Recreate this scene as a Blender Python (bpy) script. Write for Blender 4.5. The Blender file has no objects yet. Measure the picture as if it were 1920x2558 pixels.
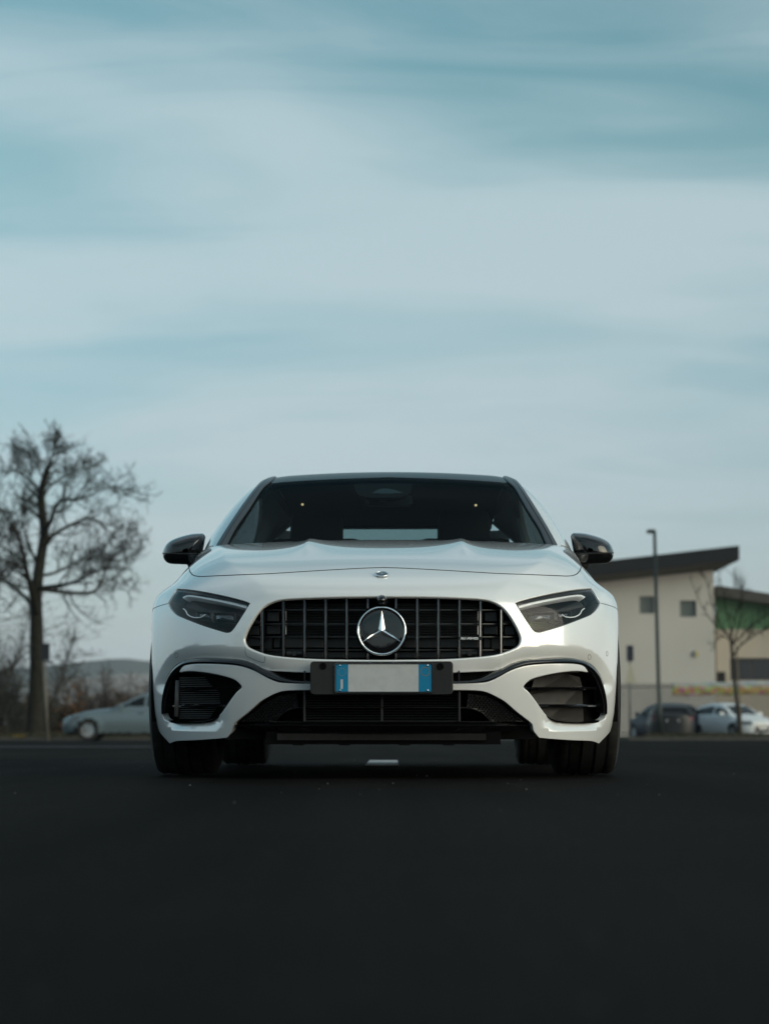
import bpy, bmesh, math, random
import numpy as np
from mathutils import Vector, Matrix, Quaternion
from mathutils.geometry import delaunay_2d_cdt

S = bpy.context.scene
COL = S.collection
R = math.radians

# ------------------------------------------------------------------ camera
CAM_H, FPX, PITCH = 0.155, 5000.0, math.atan(559/5000)
cam = bpy.data.cameras.new('camera')
cam.sensor_fit = 'HORIZONTAL'; cam.sensor_width = 24.0; cam.lens = 24.0*FPX/1920
cam.clip_start = 0.05; cam.clip_end = 6000
cam.dof.use_dof = True; cam.dof.focus_distance = 7.55; cam.dof.aperture_fstop = 3.0
cam.dof.aperture_blades = 9
camo = bpy.data.objects.new('camera', cam); COL.objects.link(camo)
camo.location = (0, 0, CAM_H); camo.rotation_euler = (math.pi/2 + PITCH, 0, 0)
S.camera = camo

# ------------------------------------------------------------------ sky and sun
SUN_EL, SUN_AZ = R(12.0), R(122)      # azimuth clockwise from +Y (view direction): behind the camera, to its right
w = bpy.data.worlds.new('World'); S.world = w; w.use_nodes = True
nt = w.node_tree; N = nt.nodes; L = nt.links; N.clear()
out = N.new('ShaderNodeOutputWorld'); bg = N.new('ShaderNodeBackground')
sky = N.new('ShaderNodeTexSky'); sky.sky_type = 'NISHITA'; sky.sun_disc = False
sky.sun_elevation = SUN_EL; sky.sun_rotation = SUN_AZ
sky.air_density = 1.0; sky.dust_density = 1.6; sky.ozone_density = 1.2
tc = N.new('ShaderNodeTexCoord')
sep = N.new('ShaderNodeSeparateXYZ'); L.new(tc.outputs['Generated'], sep.inputs[0])
def mnode(op, a, b=None, c=None, clamp=False):
    n = N.new('ShaderNodeMath'); n.operation = op; n.use_clamp = clamp
    for i, v in enumerate((a, b, c)):
        if v is None: continue
        if isinstance(v, (int, float)): n.inputs[i].default_value = v
        else: L.new(v, n.inputs[i])
    return n.outputs[0]
# cloud sheet: look direction projected on a flat layer, so that streaks flatten toward the horizon
zc = mnode('MAXIMUM', sep.outputs[2], 0.0)
zz = mnode('ADD', zc, 0.16)
cx = mnode('DIVIDE', sep.outputs[0], zz); cy = mnode('DIVIDE', sep.outputs[1], zz)
comb = N.new('ShaderNodeCombineXYZ'); L.new(cx, comb.inputs[0]); L.new(cy, comb.inputs[1])
mp = N.new('ShaderNodeMapping'); L.new(comb.outputs[0], mp.inputs[0])
mp.inputs['Location'].default_value = (-6.39, 30.15, 0); mp.inputs['Rotation'].default_value = (0, 0, R(6)); mp.inputs['Scale'].default_value = (0.80, 1.25, 1)
n1 = N.new('ShaderNodeTexNoise'); n1.inputs['Scale'].default_value = 1.25; n1.inputs['Detail'].default_value = 3.0
n1.inputs['Roughness'].default_value = 0.42; n1.inputs['Distortion'].default_value = 0.45
L.new(mp.outputs[0], n1.inputs['Vector'])
mp2 = N.new('ShaderNodeMapping'); L.new(comb.outputs[0], mp2.inputs[0])          # finer wisps drawn out along the wind
mp2.inputs['Location'].default_value = (4.7, 2.2, 0); mp2.inputs['Rotation'].default_value = (0, 0, R(16)); mp2.inputs['Scale'].default_value = (1.1, 3.4, 1)
n2 = N.new('ShaderNodeTexNoise'); n2.inputs['Scale'].default_value = 1.5; n2.inputs['Detail'].default_value = 6.0; n2.inputs['Roughness'].default_value = 0.55; n2.inputs['Distortion'].default_value = 0.8
L.new(mp2.outputs[0], n2.inputs['Vector'])
dens = mnode('ADD', n1.outputs['Fac'], mnode('MULTIPLY', mnode('SUBTRACT', n2.outputs['Fac'], 0.5), 0.42))
cr = N.new('ShaderNodeValToRGB'); L.new(dens, cr.inputs[0])
cr.color_ramp.interpolation = 'EASE'
cr.color_ramp.elements[0].position = 0.28; cr.color_ramp.elements[0].color = (0, 0, 0, 1)
cr.color_ramp.elements[1].position = 0.70; cr.color_ramp.elements[1].color = (1, 1, 1, 1)
cf = mnode('MULTIPLY', cr.outputs[0], 0.74)
def cmix(f, a_, b_, bl='MIX'):
    n = N.new('ShaderNodeMix'); n.data_type = 'RGBA'; n.blend_type = bl
    for i, v in ((0, f), (6, a_), (7, b_)):
        if isinstance(v, float): n.inputs[i].default_value = v
        elif isinstance(v, tuple): n.inputs[i].default_value = (*v, 1)
        else: L.new(v, n.inputs[i])
    return n.outputs[2]
clear = cmix(mnode('MULTIPLY', zc, 3.6, clamp=True), (0.95, 1.01, 1.22), (0.74, 1.12, 0.96))      # clear-sky balance of the evening: neutral low down, teal higher up
blue = cmix(1.0, sky.outputs[0], clear, 'MULTIPLY')
cloud = cmix(0.80, sky.outputs[0], (4.35, 5.12, 5.32))            # pale cloud that keeps a little of the sky's own colour
skyc = cmix(cf, blue, cloud)
# thin haze that closes in toward the horizon
hz = mnode('POWER', mnode('SUBTRACT', 1.0, mnode('MULTIPLY', zc, 2.9), clamp=True), 1.35)
haze_c = cmix(0.94, sky.outputs[0], (3.25, 3.78, 4.10))
fin = cmix(mnode('MULTIPLY', hz, 0.92), skyc, haze_c)
L.new(fin, bg.inputs['Color']); bg.inputs['Strength'].default_value = 0.125
L.new(bg.outputs[0], out.inputs[0])

sun = bpy.data.lights.new('sun', 'SUN'); sun.energy = 1.9; sun.angle = R(60); sun.color = (1.0, 0.88, 0.74)
suno = bpy.data.objects.new('sun', sun); COL.objects.link(suno)
sd = Vector((math.sin(SUN_AZ)*math.cos(SUN_EL), math.cos(SUN_AZ)*math.cos(SUN_EL), math.sin(SUN_EL)))
suno.rotation_euler = sd.to_track_quat('Z', 'Y').to_euler(); suno.location = (20, -20, 12)

S.view_settings.view_transform = 'Standard'; S.view_settings.look = 'None'
S.view_settings.exposure = 0.25; S.view_settings.gamma = 1.0; S.view_settings.use_curve_mapping = False
S.render.resolution_x, S.render.resolution_y = 768, 1024

# ------------------------------------------------------------------ materials
MATS = {}
def mat(name, col, rough=0.5, metal=0.0, coat=0.0, coat_r=0.03, spec=0.5, trans=0.0, ior=1.45, emit=None, es=0.0, alpha=1.0, noise=None, bump=None):
    """noise = (scale, colour2, contrast lo, hi); bump = (scale, strength, distance)"""
    if name in MATS: return MATS[name]
    m = bpy.data.materials.new(name); m.use_nodes = True
    t = m.node_tree; b = t.nodes['Principled BSDF']
    b.inputs['Base Color'].default_value = (*col, 1); b.inputs['Roughness'].default_value = rough
    b.inputs['Metallic'].default_value = metal; b.inputs['Coat Weight'].default_value = coat
    b.inputs['Coat Roughness'].default_value = coat_r; b.inputs['Specular IOR Level'].default_value = spec
    b.inputs['Transmission Weight'].default_value = trans; b.inputs['IOR'].default_value = ior
    b.inputs['Alpha'].default_value = alpha
    b.inputs['Coat IOR'].default_value = 1.7 if name == 'white_car_paint' else 1.5
    if emit: b.inputs['Emission Color'].default_value = (*emit, 1); b.inputs['Emission Strength'].default_value = es
    if noise or bump:
        tcn = t.nodes.new('ShaderNodeTexCoord')
    if noise:
        n = t.nodes.new('ShaderNodeTexNoise'); n.inputs['Scale'].default_value = noise[0]; n.inputs['Detail'].default_value = 6
        r = t.nodes.new('ShaderNodeValToRGB')
        r.color_ramp.elements[0].position = noise[2]; r.color_ramp.elements[0].color = (*col, 1)
        r.color_ramp.elements[1].position = noise[3]; r.color_ramp.elements[1].color = (*noise[1], 1)
        t.links.new(tcn.outputs['Object'], n.inputs['Vector']); t.links.new(n.outputs['Fac'], r.inputs[0]); t.links.new(r.outputs[0], b.inputs['Base Color'])
    if bump:
        n = t.nodes.new('ShaderNodeTexNoise'); n.inputs['Scale'].default_value = bump[0]; n.inputs['Detail'].default_value = 4
        bp = t.nodes.new('ShaderNodeBump'); bp.inputs['Strength'].default_value = bump[1]; bp.inputs['Distance'].default_value = bump[2]
        t.links.new(tcn.outputs['Object'], n.inputs['Vector']); t.links.new(n.outputs['Fac'], bp.inputs['Height']); t.links.new(bp.outputs[0], b.inputs['Normal'])
    MATS[name] = m
    return m

M_PAINT = mat('white_car_paint', (0.86, 0.86, 0.86), rough=0.20, metal=0.17, coat=1.0, coat_r=0.01, spec=0.5)
M_GLOSSB = mat('gloss_black', (0.006, 0.006, 0.007), rough=0.08, coat=0.6, coat_r=0.02)
M_SATB = mat('satin_black_plastic', (0.016, 0.016, 0.017), rough=0.34)
M_MATB = mat('matt_black_plastic', (0.012, 0.012, 0.013), rough=0.6, bump=(900, 0.15, 0.0006))
M_VOID = mat('dark_cavity', (0.004, 0.004, 0.004), rough=0.9, spec=0.1)
M_CHROME = mat('chrome', (0.86, 0.87, 0.88), rough=0.06, metal=1.0)
M_DCHROME = mat('dark_chrome', (0.26, 0.26, 0.27), rough=0.16, metal=1.0)
M_ALU = mat('aluminium', (0.55, 0.56, 0.57), rough=0.35, metal=1.0)
M_RUB = mat('tyre_rubber', (0.016, 0.016, 0.016), rough=0.72, noise=(30, (0.030, 0.028, 0.026), 0.45, 0.7))
M_FIN = mat('radiator_fin', (0.02, 0.021, 0.022), rough=0.42, metal=0.3)

# ------------------------------------------------------------------ object helpers
def tag(o, label=None, cat=None, group=None, kind=None):
    if label: o['label'] = label
    if cat: o['category'] = cat
    if group: o['group'] = group
    if kind: o['kind'] = kind
    return o
def empty(name, loc=(0, 0, 0), rz=0.0):
    o = bpy.data.objects.new(name, None); COL.objects.link(o); o.empty_display_size = 0.2
    o.location = loc; o.rotation_euler = (0, 0, rz); return o
def mk(name, verts, faces, m, parent=None, normals=None, smooth=True, loc=None):
    me = bpy.data.meshes.new(name)
    me.from_pydata([tuple(map(float, v)) for v in verts], [], [tuple(int(i) for i in f) for f in faces]); me.update()
    if m: me.materials.append(m)
    if smooth: me.shade_smooth()
    if normals is not None:
        me.normals_split_custom_set_from_vertices([tuple(map(float, n)) for n in normals])
    o = bpy.data.objects.new(name, me); COL.objects.link(o)
    if parent: o.parent = parent
    if loc is not None: o.location = loc
    return o
class MB:
    """collects simple shapes into one mesh"""
    def __init__(s): s.v = []; s.f = []
    def add(s, v, f):
        b = len(s.v); s.v += [tuple(map(float, p)) for p in v]; s.f += [tuple(i+b for i in q) for q in f]; return s
    def box(s, c, d, rz=0.0, rx=0.0, ry=0.0):
        x, y, z = d[0]/2, d[1]/2, d[2]/2
        M = Matrix.Rotation(rz, 3, 'Z') @ Matrix.Rotation(ry, 3, 'Y') @ Matrix.Rotation(rx, 3, 'X')
        P = [M @ Vector(p) + Vector(c) for p in ((-x,-y,-z),(x,-y,-z),(x,y,-z),(-x,y,-z),(-x,-y,z),(x,-y,z),(x,y,z),(-x,y,z))]
        return s.add(P, [(3,2,1,0),(4,5,6,7),(0,1,5,4),(1,2,6,5),(2,3,7,6),(3,0,4,7)])
    def tube(s, pts, rad, n=8, cap=True):
        pts = [Vector(p) for p in pts]; k = len(pts)
        if not hasattr(rad, '__len__'): rad = [rad]*k
        V = []; F = []; up = None
        for i, p in enumerate(pts):
            d = (pts[min(i+1, k-1)] - pts[max(i-1, 0)]).normalized()
            if up is None: up = d.orthogonal().normalized()
            a = (up - d*up.dot(d)); a = a.normalized() if a.length > 1e-6 else d.orthogonal().normalized(); up = a; b = d.cross(a)
            for j in range(n):
                t = 2*math.pi*j/n; V.append(p + (a*math.cos(t) + b*math.sin(t))*rad[i])
        for i in range(k-1):
            for j in range(n):
                F.append((i*n+j, i*n+(j+1) % n, (i+1)*n+(j+1) % n, (i+1)*n+j))
        if cap: F.append(tuple(range(n-1, -1, -1))); F.append(tuple((k-1)*n+j for j in range(n)))
        return s.add(V, F)
    def lathe(s, prof, n=32, axis='Z', c=(0, 0, 0), close=False):
        V = []; F = []; k = len(prof)
        for j in range(n):
            t = 2*math.pi*j/n
            for r, h in prof:
                p = (r*math.cos(t), r*math.sin(t), h)
                if axis == 'X': p = (h, r*math.cos(t), r*math.sin(t))
                if axis == 'Y': p = (r*math.cos(t), h, r*math.sin(t))
                V.append((p[0]+c[0], p[1]+c[1], p[2]+c[2]))
        for j in range(n):
            for i in range(k-1 if not close else k):
                a = j*k+i; b = j*k+(i+1) % k; q = ((j+1) % n)*k+(i+1) % k; r_ = ((j+1) % n)*k+i
                F.append((a, b, q, r_))
        return s.add(V, F)
    def prism(s, poly, y0, y1, plane='XZ'):
        k = len(poly); V = []
        for h in (y0, y1):
            for a, b in poly:
                V.append((a, h, b) if plane == 'XZ' else ((a, b, h) if plane == 'XY' else (h, a, b)))
        F = [tuple(range(k)), tuple(range(2*k-1, k-1, -1))]
        for i in range(k): F.append((i, i+k, (i+1) % k + k, (i+1) % k))
        return s.add(V, F)
    def grid(s, P):
        n, m_ = len(P), len(P[0]); V = [q for r_ in P for q in r_]; F = []
        for i in range(n-1):
            for j in range(m_-1): F.append((i*m_+j, i*m_+j+1, (i+1)*m_+j+1, (i+1)*m_+j))
        return s.add(V, F)
    def build(s, name, m, parent=None, smooth=False, angle=None, bevel=None):
        me = bpy.data.meshes.new(name); me.from_pydata(s.v, [], s.f); me.update()
        bm = bmesh.new(); bm.from_mesh(me); bmesh.ops.recalc_face_normals(bm, faces=bm.faces)
        if bevel:
            bmesh.ops.remove_doubles(bm, verts=bm.verts, dist=1e-5)
            ed = [e for e in bm.edges if len(e.link_faces) == 2 and e.calc_face_angle(0) > 0.5]
            bmesh.ops.bevel(bm, geom=ed, offset=bevel, segments=2, profile=0.6, affect='EDGES', clamp_overlap=True)
        bm.to_mesh(me); bm.free()
        if m: me.materials.append(m)
        if smooth or angle: me.shade_smooth()
        if angle: me.set_sharp_from_angle(angle=angle)
        o = bpy.data.objects.new(name, me); COL.objects.link(o)
        if parent: o.parent = parent
        return o
def kids(o): return [c for c in bpy.data.objects if c.parent == o]
def copy_tree(o, parent=None, cache={}):
    c = o.copy(); COL.objects.link(c); c.parent = parent
    for ch in kids(o): copy_tree(ch, c)
    return c
def spl(pts, n=8, closed=False):
    """Catmull-Rom through points (any dimension)"""
    P = [np.array(p, float) for p in pts]; k = len(P); o = []
    if k < 3: return P
    seg = range(k if closed else k-1)
    for i in seg:
        if closed: p0, p1, p2, p3 = P[i-1], P[i], P[(i+1) % k], P[(i+2) % k]
        else:
            p1, p2 = P[i], P[i+1]; p0 = P[i-1] if i > 0 else 2*p1-p2; p3 = P[i+2] if i+2 < k else 2*p2-p1
        for j in range(n):
            t = j/n
            o.append(0.5*((2*p1)+(-p0+p2)*t+(2*p0-5*p1+4*p2-p3)*t*t+(-p0+3*p1-3*p2+p3)*t**3))
    if not closed: o.append(P[-1])
    return o
def resample(pts, step):
    P = np.array(pts, float); d = np.linalg.norm(np.diff(P, axis=0), axis=1); s = np.concatenate([[0], np.cumsum(d)])
    n = max(1, int(round(s[-1]/step))); t = np.linspace(0, s[-1], n+1)
    return np.stack([np.interp(t, s, P[:, i]) for i in range(P.shape[1])], 1)

def glass(name, tint, f0=0.04, rough=0.0, amp=None):
    """thin pane: Schlick reflection over a tinted see-through"""
    m = bpy.data.materials.new(name); m.use_nodes = True; t = m.node_tree; t.nodes.clear(); nw = t.nodes.new
    o = nw('ShaderNodeOutputMaterial'); mx = nw('ShaderNodeMixShader'); tr = nw('ShaderNodeBsdfTransparent'); gl = nw('ShaderNodeBsdfGlossy'); lw = nw('ShaderNodeLayerWeight')
    pw = nw('ShaderNodeMath'); pw.operation = 'POWER'; pw.inputs[1].default_value = 5.0; ma = nw('ShaderNodeMath'); ma.operation = 'MULTIPLY_ADD'; ma.inputs[1].default_value = amp or 1-f0; ma.inputs[2].default_value = f0
    tr.inputs[0].default_value = (*tint, 1); gl.inputs['Roughness'].default_value = rough
    k = t.links.new; k(lw.outputs['Facing'], pw.inputs[0]); k(pw.outputs[0], ma.inputs[0]); k(ma.outputs[0], mx.inputs[0]); k(tr.outputs[0], mx.inputs[1]); k(gl.outputs[0], mx.inputs[2]); k(mx.outputs[0], o.inputs[0]); return m
# ------------------------------------------------------------------ hero car: body surfaces
CAR = empty('white_hatchback', (-0.0085, 7.1, 0.0), R(-0.8))
tag(CAR, 'glossy white hatchback with black slatted grille, star emblem and blank front plate', 'car')
_ca, _sa = math.cos(R(-0.8)), math.sin(R(-0.8))
def to_world(P):
    P = np.asarray(P, float); o = np.empty_like(P)
    o[..., 0] = _ca*P[..., 0]-_sa*P[..., 1]-0.0085; o[..., 1] = _sa*P[..., 0]+_ca*P[..., 1]+7.1; o[..., 2] = P[..., 2]; return o
def to_local_dir(D):
    o = np.empty_like(D); o[..., 0] = _ca*D[..., 0]+_sa*D[..., 1]; o[..., 1] = -_sa*D[..., 0]+_ca*D[..., 1]; o[..., 2] = D[..., 2]; return o
_cp, _sp = math.cos(PITCH), math.sin(PITCH)
def project(P):
    W = to_world(P); x, y, z = W[..., 0], W[..., 1], W[..., 2]-CAM_H
    dep = y*_cp+z*_sp; up = -y*_sp+z*_cp
    return np.stack([960+FPX*x/dep, 1279-FPX*up/dep], -1)
def pix_ray(px):
    px = np.asarray(px, float); u = (px[..., 0]-960)/FPX; v = (1279-px[..., 1])/FPX
    D = np.stack([u, _cp-v*_sp, _sp+v*_cp], -1)
    return to_local_dir(D/np.linalg.norm(D, axis=-1, keepdims=True))
CAM_L = to_local_dir(np.array([0.0085, -7.1, CAM_H]))

def pchip(xs, ys):
    """smooth monotone table lookup"""
    xs = np.array(xs, float); ys = np.array(ys, float); h = np.diff(xs); d = np.diff(ys)/h; m = np.zeros_like(xs)
    m[0], m[-1] = d[0], d[-1]
    for i in range(1, len(xs)-1):
        m[i] = 0 if d[i-1]*d[i] <= 0 else 3*(h[i-1]+h[i])/((2*h[i]+h[i-1])/d[i-1]+(h[i]+2*h[i-1])/d[i])
    def f(q):
        q = np.asarray(q, float); i = np.clip(np.searchsorted(xs, q)-1, 0, len(xs)-2)
        t = (q-xs[i])/h[i]; lo = q < xs[0]; hi = q > xs[-1]; tc_ = np.clip(t, 0, 1)
        t2 = tc_*tc_; t3 = t2*tc_
        r = (2*t3-3*t2+1)*ys[i]+(t3-2*t2+tc_)*h[i]*m[i]+(-2*t3+3*t2)*ys[i+1]+(t3-t2)*h[i]*m[i+1]
        r = np.where(lo, ys[0]+(q-xs[0])*m[0], r); return np.where(hi, ys[-1]+(q-xs[-1])*m[-1], r)
    return f
def cub(xs, ys):
    """natural cubic spline (C2), linear outside"""
    xs = np.array(xs, float); ys = np.array(ys, float); n = len(xs); h = np.diff(xs)
    A = np.eye(n); b = np.zeros(n)
    for i in range(1, n-1):
        A[i, i-1] = h[i-1]; A[i, i] = 2*(h[i-1]+h[i]); A[i, i+1] = h[i]; b[i] = 6*((ys[i+1]-ys[i])/h[i]-(ys[i]-ys[i-1])/h[i-1])
    M2 = np.linalg.solve(A, b)
    def f(q):
        q = np.asarray(q, float); qc = np.clip(q, xs[0], xs[-1]); i = np.clip(np.searchsorted(xs, qc)-1, 0, n-2)
        a = (xs[i+1]-qc)/h[i]; c = (qc-xs[i])/h[i]
        r = a*ys[i]+c*ys[i+1]+((a**3-a)*M2[i]+(c**3-c)*M2[i+1])*h[i]**2/6
        s0 = (ys[1]-ys[0])/h[0]-h[0]*M2[1]/6; s1 = (ys[-1]-ys[-2])/h[-1]+h[-1]*M2[-2]/6
        return r+np.where(q < xs[0], (q-xs[0])*s0, 0)+np.where(q > xs[-1], (q-xs[-1])*s1, 0)
    return f
def sstep(a, b, t):
    u = np.clip((t-a)/(b-a), 0, 1); return u*u*(3-2*u)
def smax(a, b, k):
    h = np.maximum(k-np.abs(a-b), 0)/k; return np.maximum(a, b)+h*h*h*k/6

HALF = cub([0.10, 0.25, 0.40, 0.55, 0.64, 0.69, 0.74, 0.80, 0.91, 1.02], [0.874, 0.892, 0.897, 0.899, 0.899, 0.892, 0.872, 0.848, 0.815, 0.778])
NOSE = cub([0.10, 0.20, 0.30, 0.40, 0.50, 0.60, 0.70, 0.85], [0.050, 0.028, 0.010, 0.0, 0.003, 0.018, 0.045, 0.095])
HOODC = cub([-0.1, 0.1, 0.3, 0.5, 0.75, 1.0, 1.2, 1.6, 2.6, 4.5], [0.628, 0.715, 0.792, 0.848, 0.900, 0.940, 0.966, 0.980, 1.00, 1.03])
HOODK = cub([0.0, 0.4, 0.8, 1.15, 1.6], [0.07, 0.055, 0.045, 0.04, 0.035])
FOLDX = cub([0.08, 0.3, 0.7, 1.15, 1.5], [0.40, 0.545, 0.635, 0.69, 0.70])
LEN = 4.42
def G_body(P):
    x, y, z = np.abs(P[..., 0]), P[..., 1], P[..., 2]
    a = HALF(z)+0.05*sstep(1.3, 2.2, y)*sstep(0.72, 0.92, z)
    fl = np.exp(-((y-0.90)/0.34)**2)+np.exp(-((y-3.63)/0.36)**2)
    a = a+0.008*fl*sstep(0.78, 0.66, z)*sstep(0.2, 0.4, z)-0.02*sstep(1.35, 1.7, y)*sstep(3.3, 2.9, y)*sstep(0.62, 0.5, z)
    a = a-0.030*sstep(0.695, 0.765, z)*sstep(1.40, 1.05, y)
    for cy in (0.90, 3.63):
        dy, dz = y-cy, z-0.335; rad = np.sqrt(dy*dy+dz*dz)+1e-6
        a = a+(0.002+0.022*np.abs(dy)/rad)*np.exp(-((rad-0.375)/0.085)**2)*sstep(0.05, 0.25, z)
    yb, ybr, p = 0.90, 0.55, 2.5
    t = np.maximum(0, yb-(y-NOSE(z)))/yb; tr = np.maximum(0, y-(LEN-ybr-0.12*np.maximum(z-0.6, 0)))/ybr
    g1 = a*(((x/a)**p+t**p+tr**p)**(1/p)-1)
    env = sstep(0.40, 0.80, y)*(1-0.85*sstep(0.90, 1.2, y))
    ridge = 0.023*np.exp(-np.sqrt(np.where(x > 0.305, (x-0.305)*1.25, (0.305-x)*0.75)**2+0.008**2)/0.055)*env
    fold = x-FOLDX(y); ridge = ridge-0.34*(0.5*(fold+np.sqrt(fold*fold+0.007**2)))*sstep(1.35, 1.0, y)
    H = HOODC(y)-HOODK(y)*x*x+ridge
    g2 = (z-H)*0.97
    return smax(g1, g2, 0.13)
ROOFC = cub([1.5, 1.98, 2.3, 2.65, 3.1, 3.6, 4.1], [1.235, 1.352, 1.400, 1.419, 1.408, 1.366, 1.295])
SIDEW = cub([0.85, 0.95, 1.10, 1.22, 1.33, 1.42], [0.885, 0.858, 0.785, 0.715, 0.645, 0.585])
def G_house(P):
    x, y, z = np.abs(P[..., 0]), P[..., 1], P[..., 2]
    gw = (z-0.95)*0.907-(y-1.13-0.20*x*x)*0.421
    gw = gw+0.05*(z-0.95)*np.maximum(z-0.95, 0)*0.6
    gr = z-(ROOFC(y)-0.075*x*x)
    gs = (x-(SIDEW(z)-0.066*(2.5-np.minimum(y, 2.5))**2-0.03*np.maximum(y-2.7, 0)**2))*0.86
    gb = ((y-4.22)+(z-1.0)*0.95)*0.72
    return smax(smax(smax(gw, gr, 0.16), gs, 0.14), gb, 0.15)
def grad(G, P, e=1e-4):
    g = np.stack([(G(P+np.eye(3)[i]*e)-G(P-np.eye(3)[i]*e)) for i in range(3)], -1)
    return g/np.maximum(np.linalg.norm(g, axis=-1, keepdims=True), 1e-12)
def cast(G, O, D, t0, t1, it=0, scan=0):
    """first zero of G along O + tD (vectorised): distance steps, then secant polish"""
    O = np.broadcast_to(np.asarray(O, float), D.shape); t = np.full(D.shape[:-1], float(t0))
    g = G(O+D*t[..., None]); s0 = np.where(g > 0, 1.0, -1.0); scale = np.where(s0 > 0, 0.92, 0.75)
    for _ in range(44):
        t = t+np.clip(g*s0*scale, -0.2, 0.6); g = G(O+D*t[..., None])
        if np.abs(g).max() < 2e-4: break
    tp = t+1e-4; gp = G(O+D*tp[..., None])
    for _ in range(4):
        dn = gp-g; dn = np.where(np.abs(dn) < 1e-14, 1e-14, dn); tn = t-np.clip(g*(tp-t)/dn, -0.02, 0.02)
        tp, gp = t, g; t = tn; g = G(O+D*t[..., None])
    return O+D*t[..., None], (np.abs(g) < 2e-3) & (t < t1+0.2)
def from_px(px, G=None, off=0.0):
    G = G or G_body; Gq = (lambda P: G(P)-off) if off else G
    P, f = cast(Gq, CAM_L, pix_ray(px), 6.75, 12.0)
    if not f.all(): print('WARN px rays miss', np.asarray(px)[~f][:4])
    return P
def from_side(yz, G=None, sgn=1):
    G = G or G_body; yz = np.asarray(yz, float); O = np.stack([np.full(len(yz), 1.6*sgn), yz[:, 0], yz[:, 1]], -1)
    D = np.tile(np.array([-1.0*sgn, 0, 0]), (len(yz), 1)); P, f = cast(G, O, D, 0, 1.6, scan=80)
    if not f.all(): print('WARN side rays miss', yz[~f][:4])
    return P
def from_top(xy, G=None):
    G = G or G_body; xy = np.asarray(xy, float); O = np.stack([xy[:, 0], xy[:, 1], np.full(len(xy), 2.0)], -1)
    D = np.tile(np.array([0, 0, -1.0]), (len(xy), 1)); P, f = cast(G, O, D, 0, 2.0, scan=100)
    if not f.all(): print('WARN top rays miss', xy[~f][:4])
    return P
MIR = np.array([-1.0, 1, 1])

# ---------------- trimmed panel on an implicit surface
def inpoly(poly, q):
    x, y = q[:, 0], q[:, 1]; r = np.zeros(len(q), bool); n = len(poly)
    for i in range(n):
        x1, y1 = poly[i]; x2, y2 = poly[(i+1) % n]
        c = (y1 > y) != (y2 > y)
        if not c.any(): continue
        xi = (x2-x1)*(y-y1)/(y2-y1+1e-30)+x1; r ^= c & (x < xi)
    return r
def seg_dist(poly, q, closed=True):
    d = np.full(len(q), 1e9); n = len(poly)
    for i in range(n if closed else n-1):
        a = poly[i]; b = poly[(i+1) % n]; ab = b-a; L2 = ab@ab+1e-30
        t = np.clip(((q-a)@ab)/L2, 0, 1); d = np.minimum(d, np.hypot(*(q-a-t[:, None]*ab).T))
    return d
class Dom:
    def __init__(s, G, C, frame='v', disp=None, tmax=3.2): s.G, s.C, s.fr, s.disp, s.tmax = G, np.array(C, float), frame, disp, tmax
    def fwd(s, P):
        d = np.asarray(P)-s.C
        if s.fr == 'v': return np.stack([np.arctan2(d[..., 0], -d[..., 1]), np.arctan2(d[..., 2], np.hypot(d[..., 0], d[..., 1]))], -1)
        if s.fr == 'h': return np.stack([np.arctan2(d[..., 0], d[..., 2]), np.arctan2(d[..., 1], np.hypot(d[..., 0], d[..., 2]))], -1)
        return np.stack([np.arctan2(d[..., 2], d[..., 0]*s.sg), np.arctan2(d[..., 1], np.hypot(d[..., 0], d[..., 2]))], -1)
    sg = 1
    def dirs(s, q):
        a, b = q[..., 0], q[..., 1]
        if s.fr == 'v': return np.stack([np.sin(a)*np.cos(b), -np.cos(a)*np.cos(b), np.sin(b)], -1)
        if s.fr == 'h': return np.stack([np.sin(a)*np.cos(b), np.sin(b), np.cos(a)*np.cos(b)], -1)
        return np.stack([s.sg*np.cos(a)*np.cos(b), np.sin(b), np.sin(a)*np.cos(b)], -1)
    def base(s, q):
        P, f = cast(s.G, s.C, s.dirs(q), 0.02, s.tmax, scan=24); return P
    def ev(s, q):
        P = s.base(q); n = grad(s.G, P)
        if s.disp is None: return P, n
        P = P+n*s.disp(P)[:, None]; e = 2e-4; T = []
        for dq in ((e, 0), (0, e)):
            o = []
            for sg in (1, -1):
                Q = s.base(q+np.array(dq)*sg); nn = grad(s.G, Q); o.append(Q+nn*s.disp(Q)[:, None])
            T.append(o[0]-o[1])
        N_ = np.cross(T[0], T[1]); N_ /= np.maximum(np.linalg.norm(N_, axis=1, keepdims=True), 1e-15)
        N_ *= np.sign((N_*n).sum(1))[:, None]; return P, N_
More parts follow.
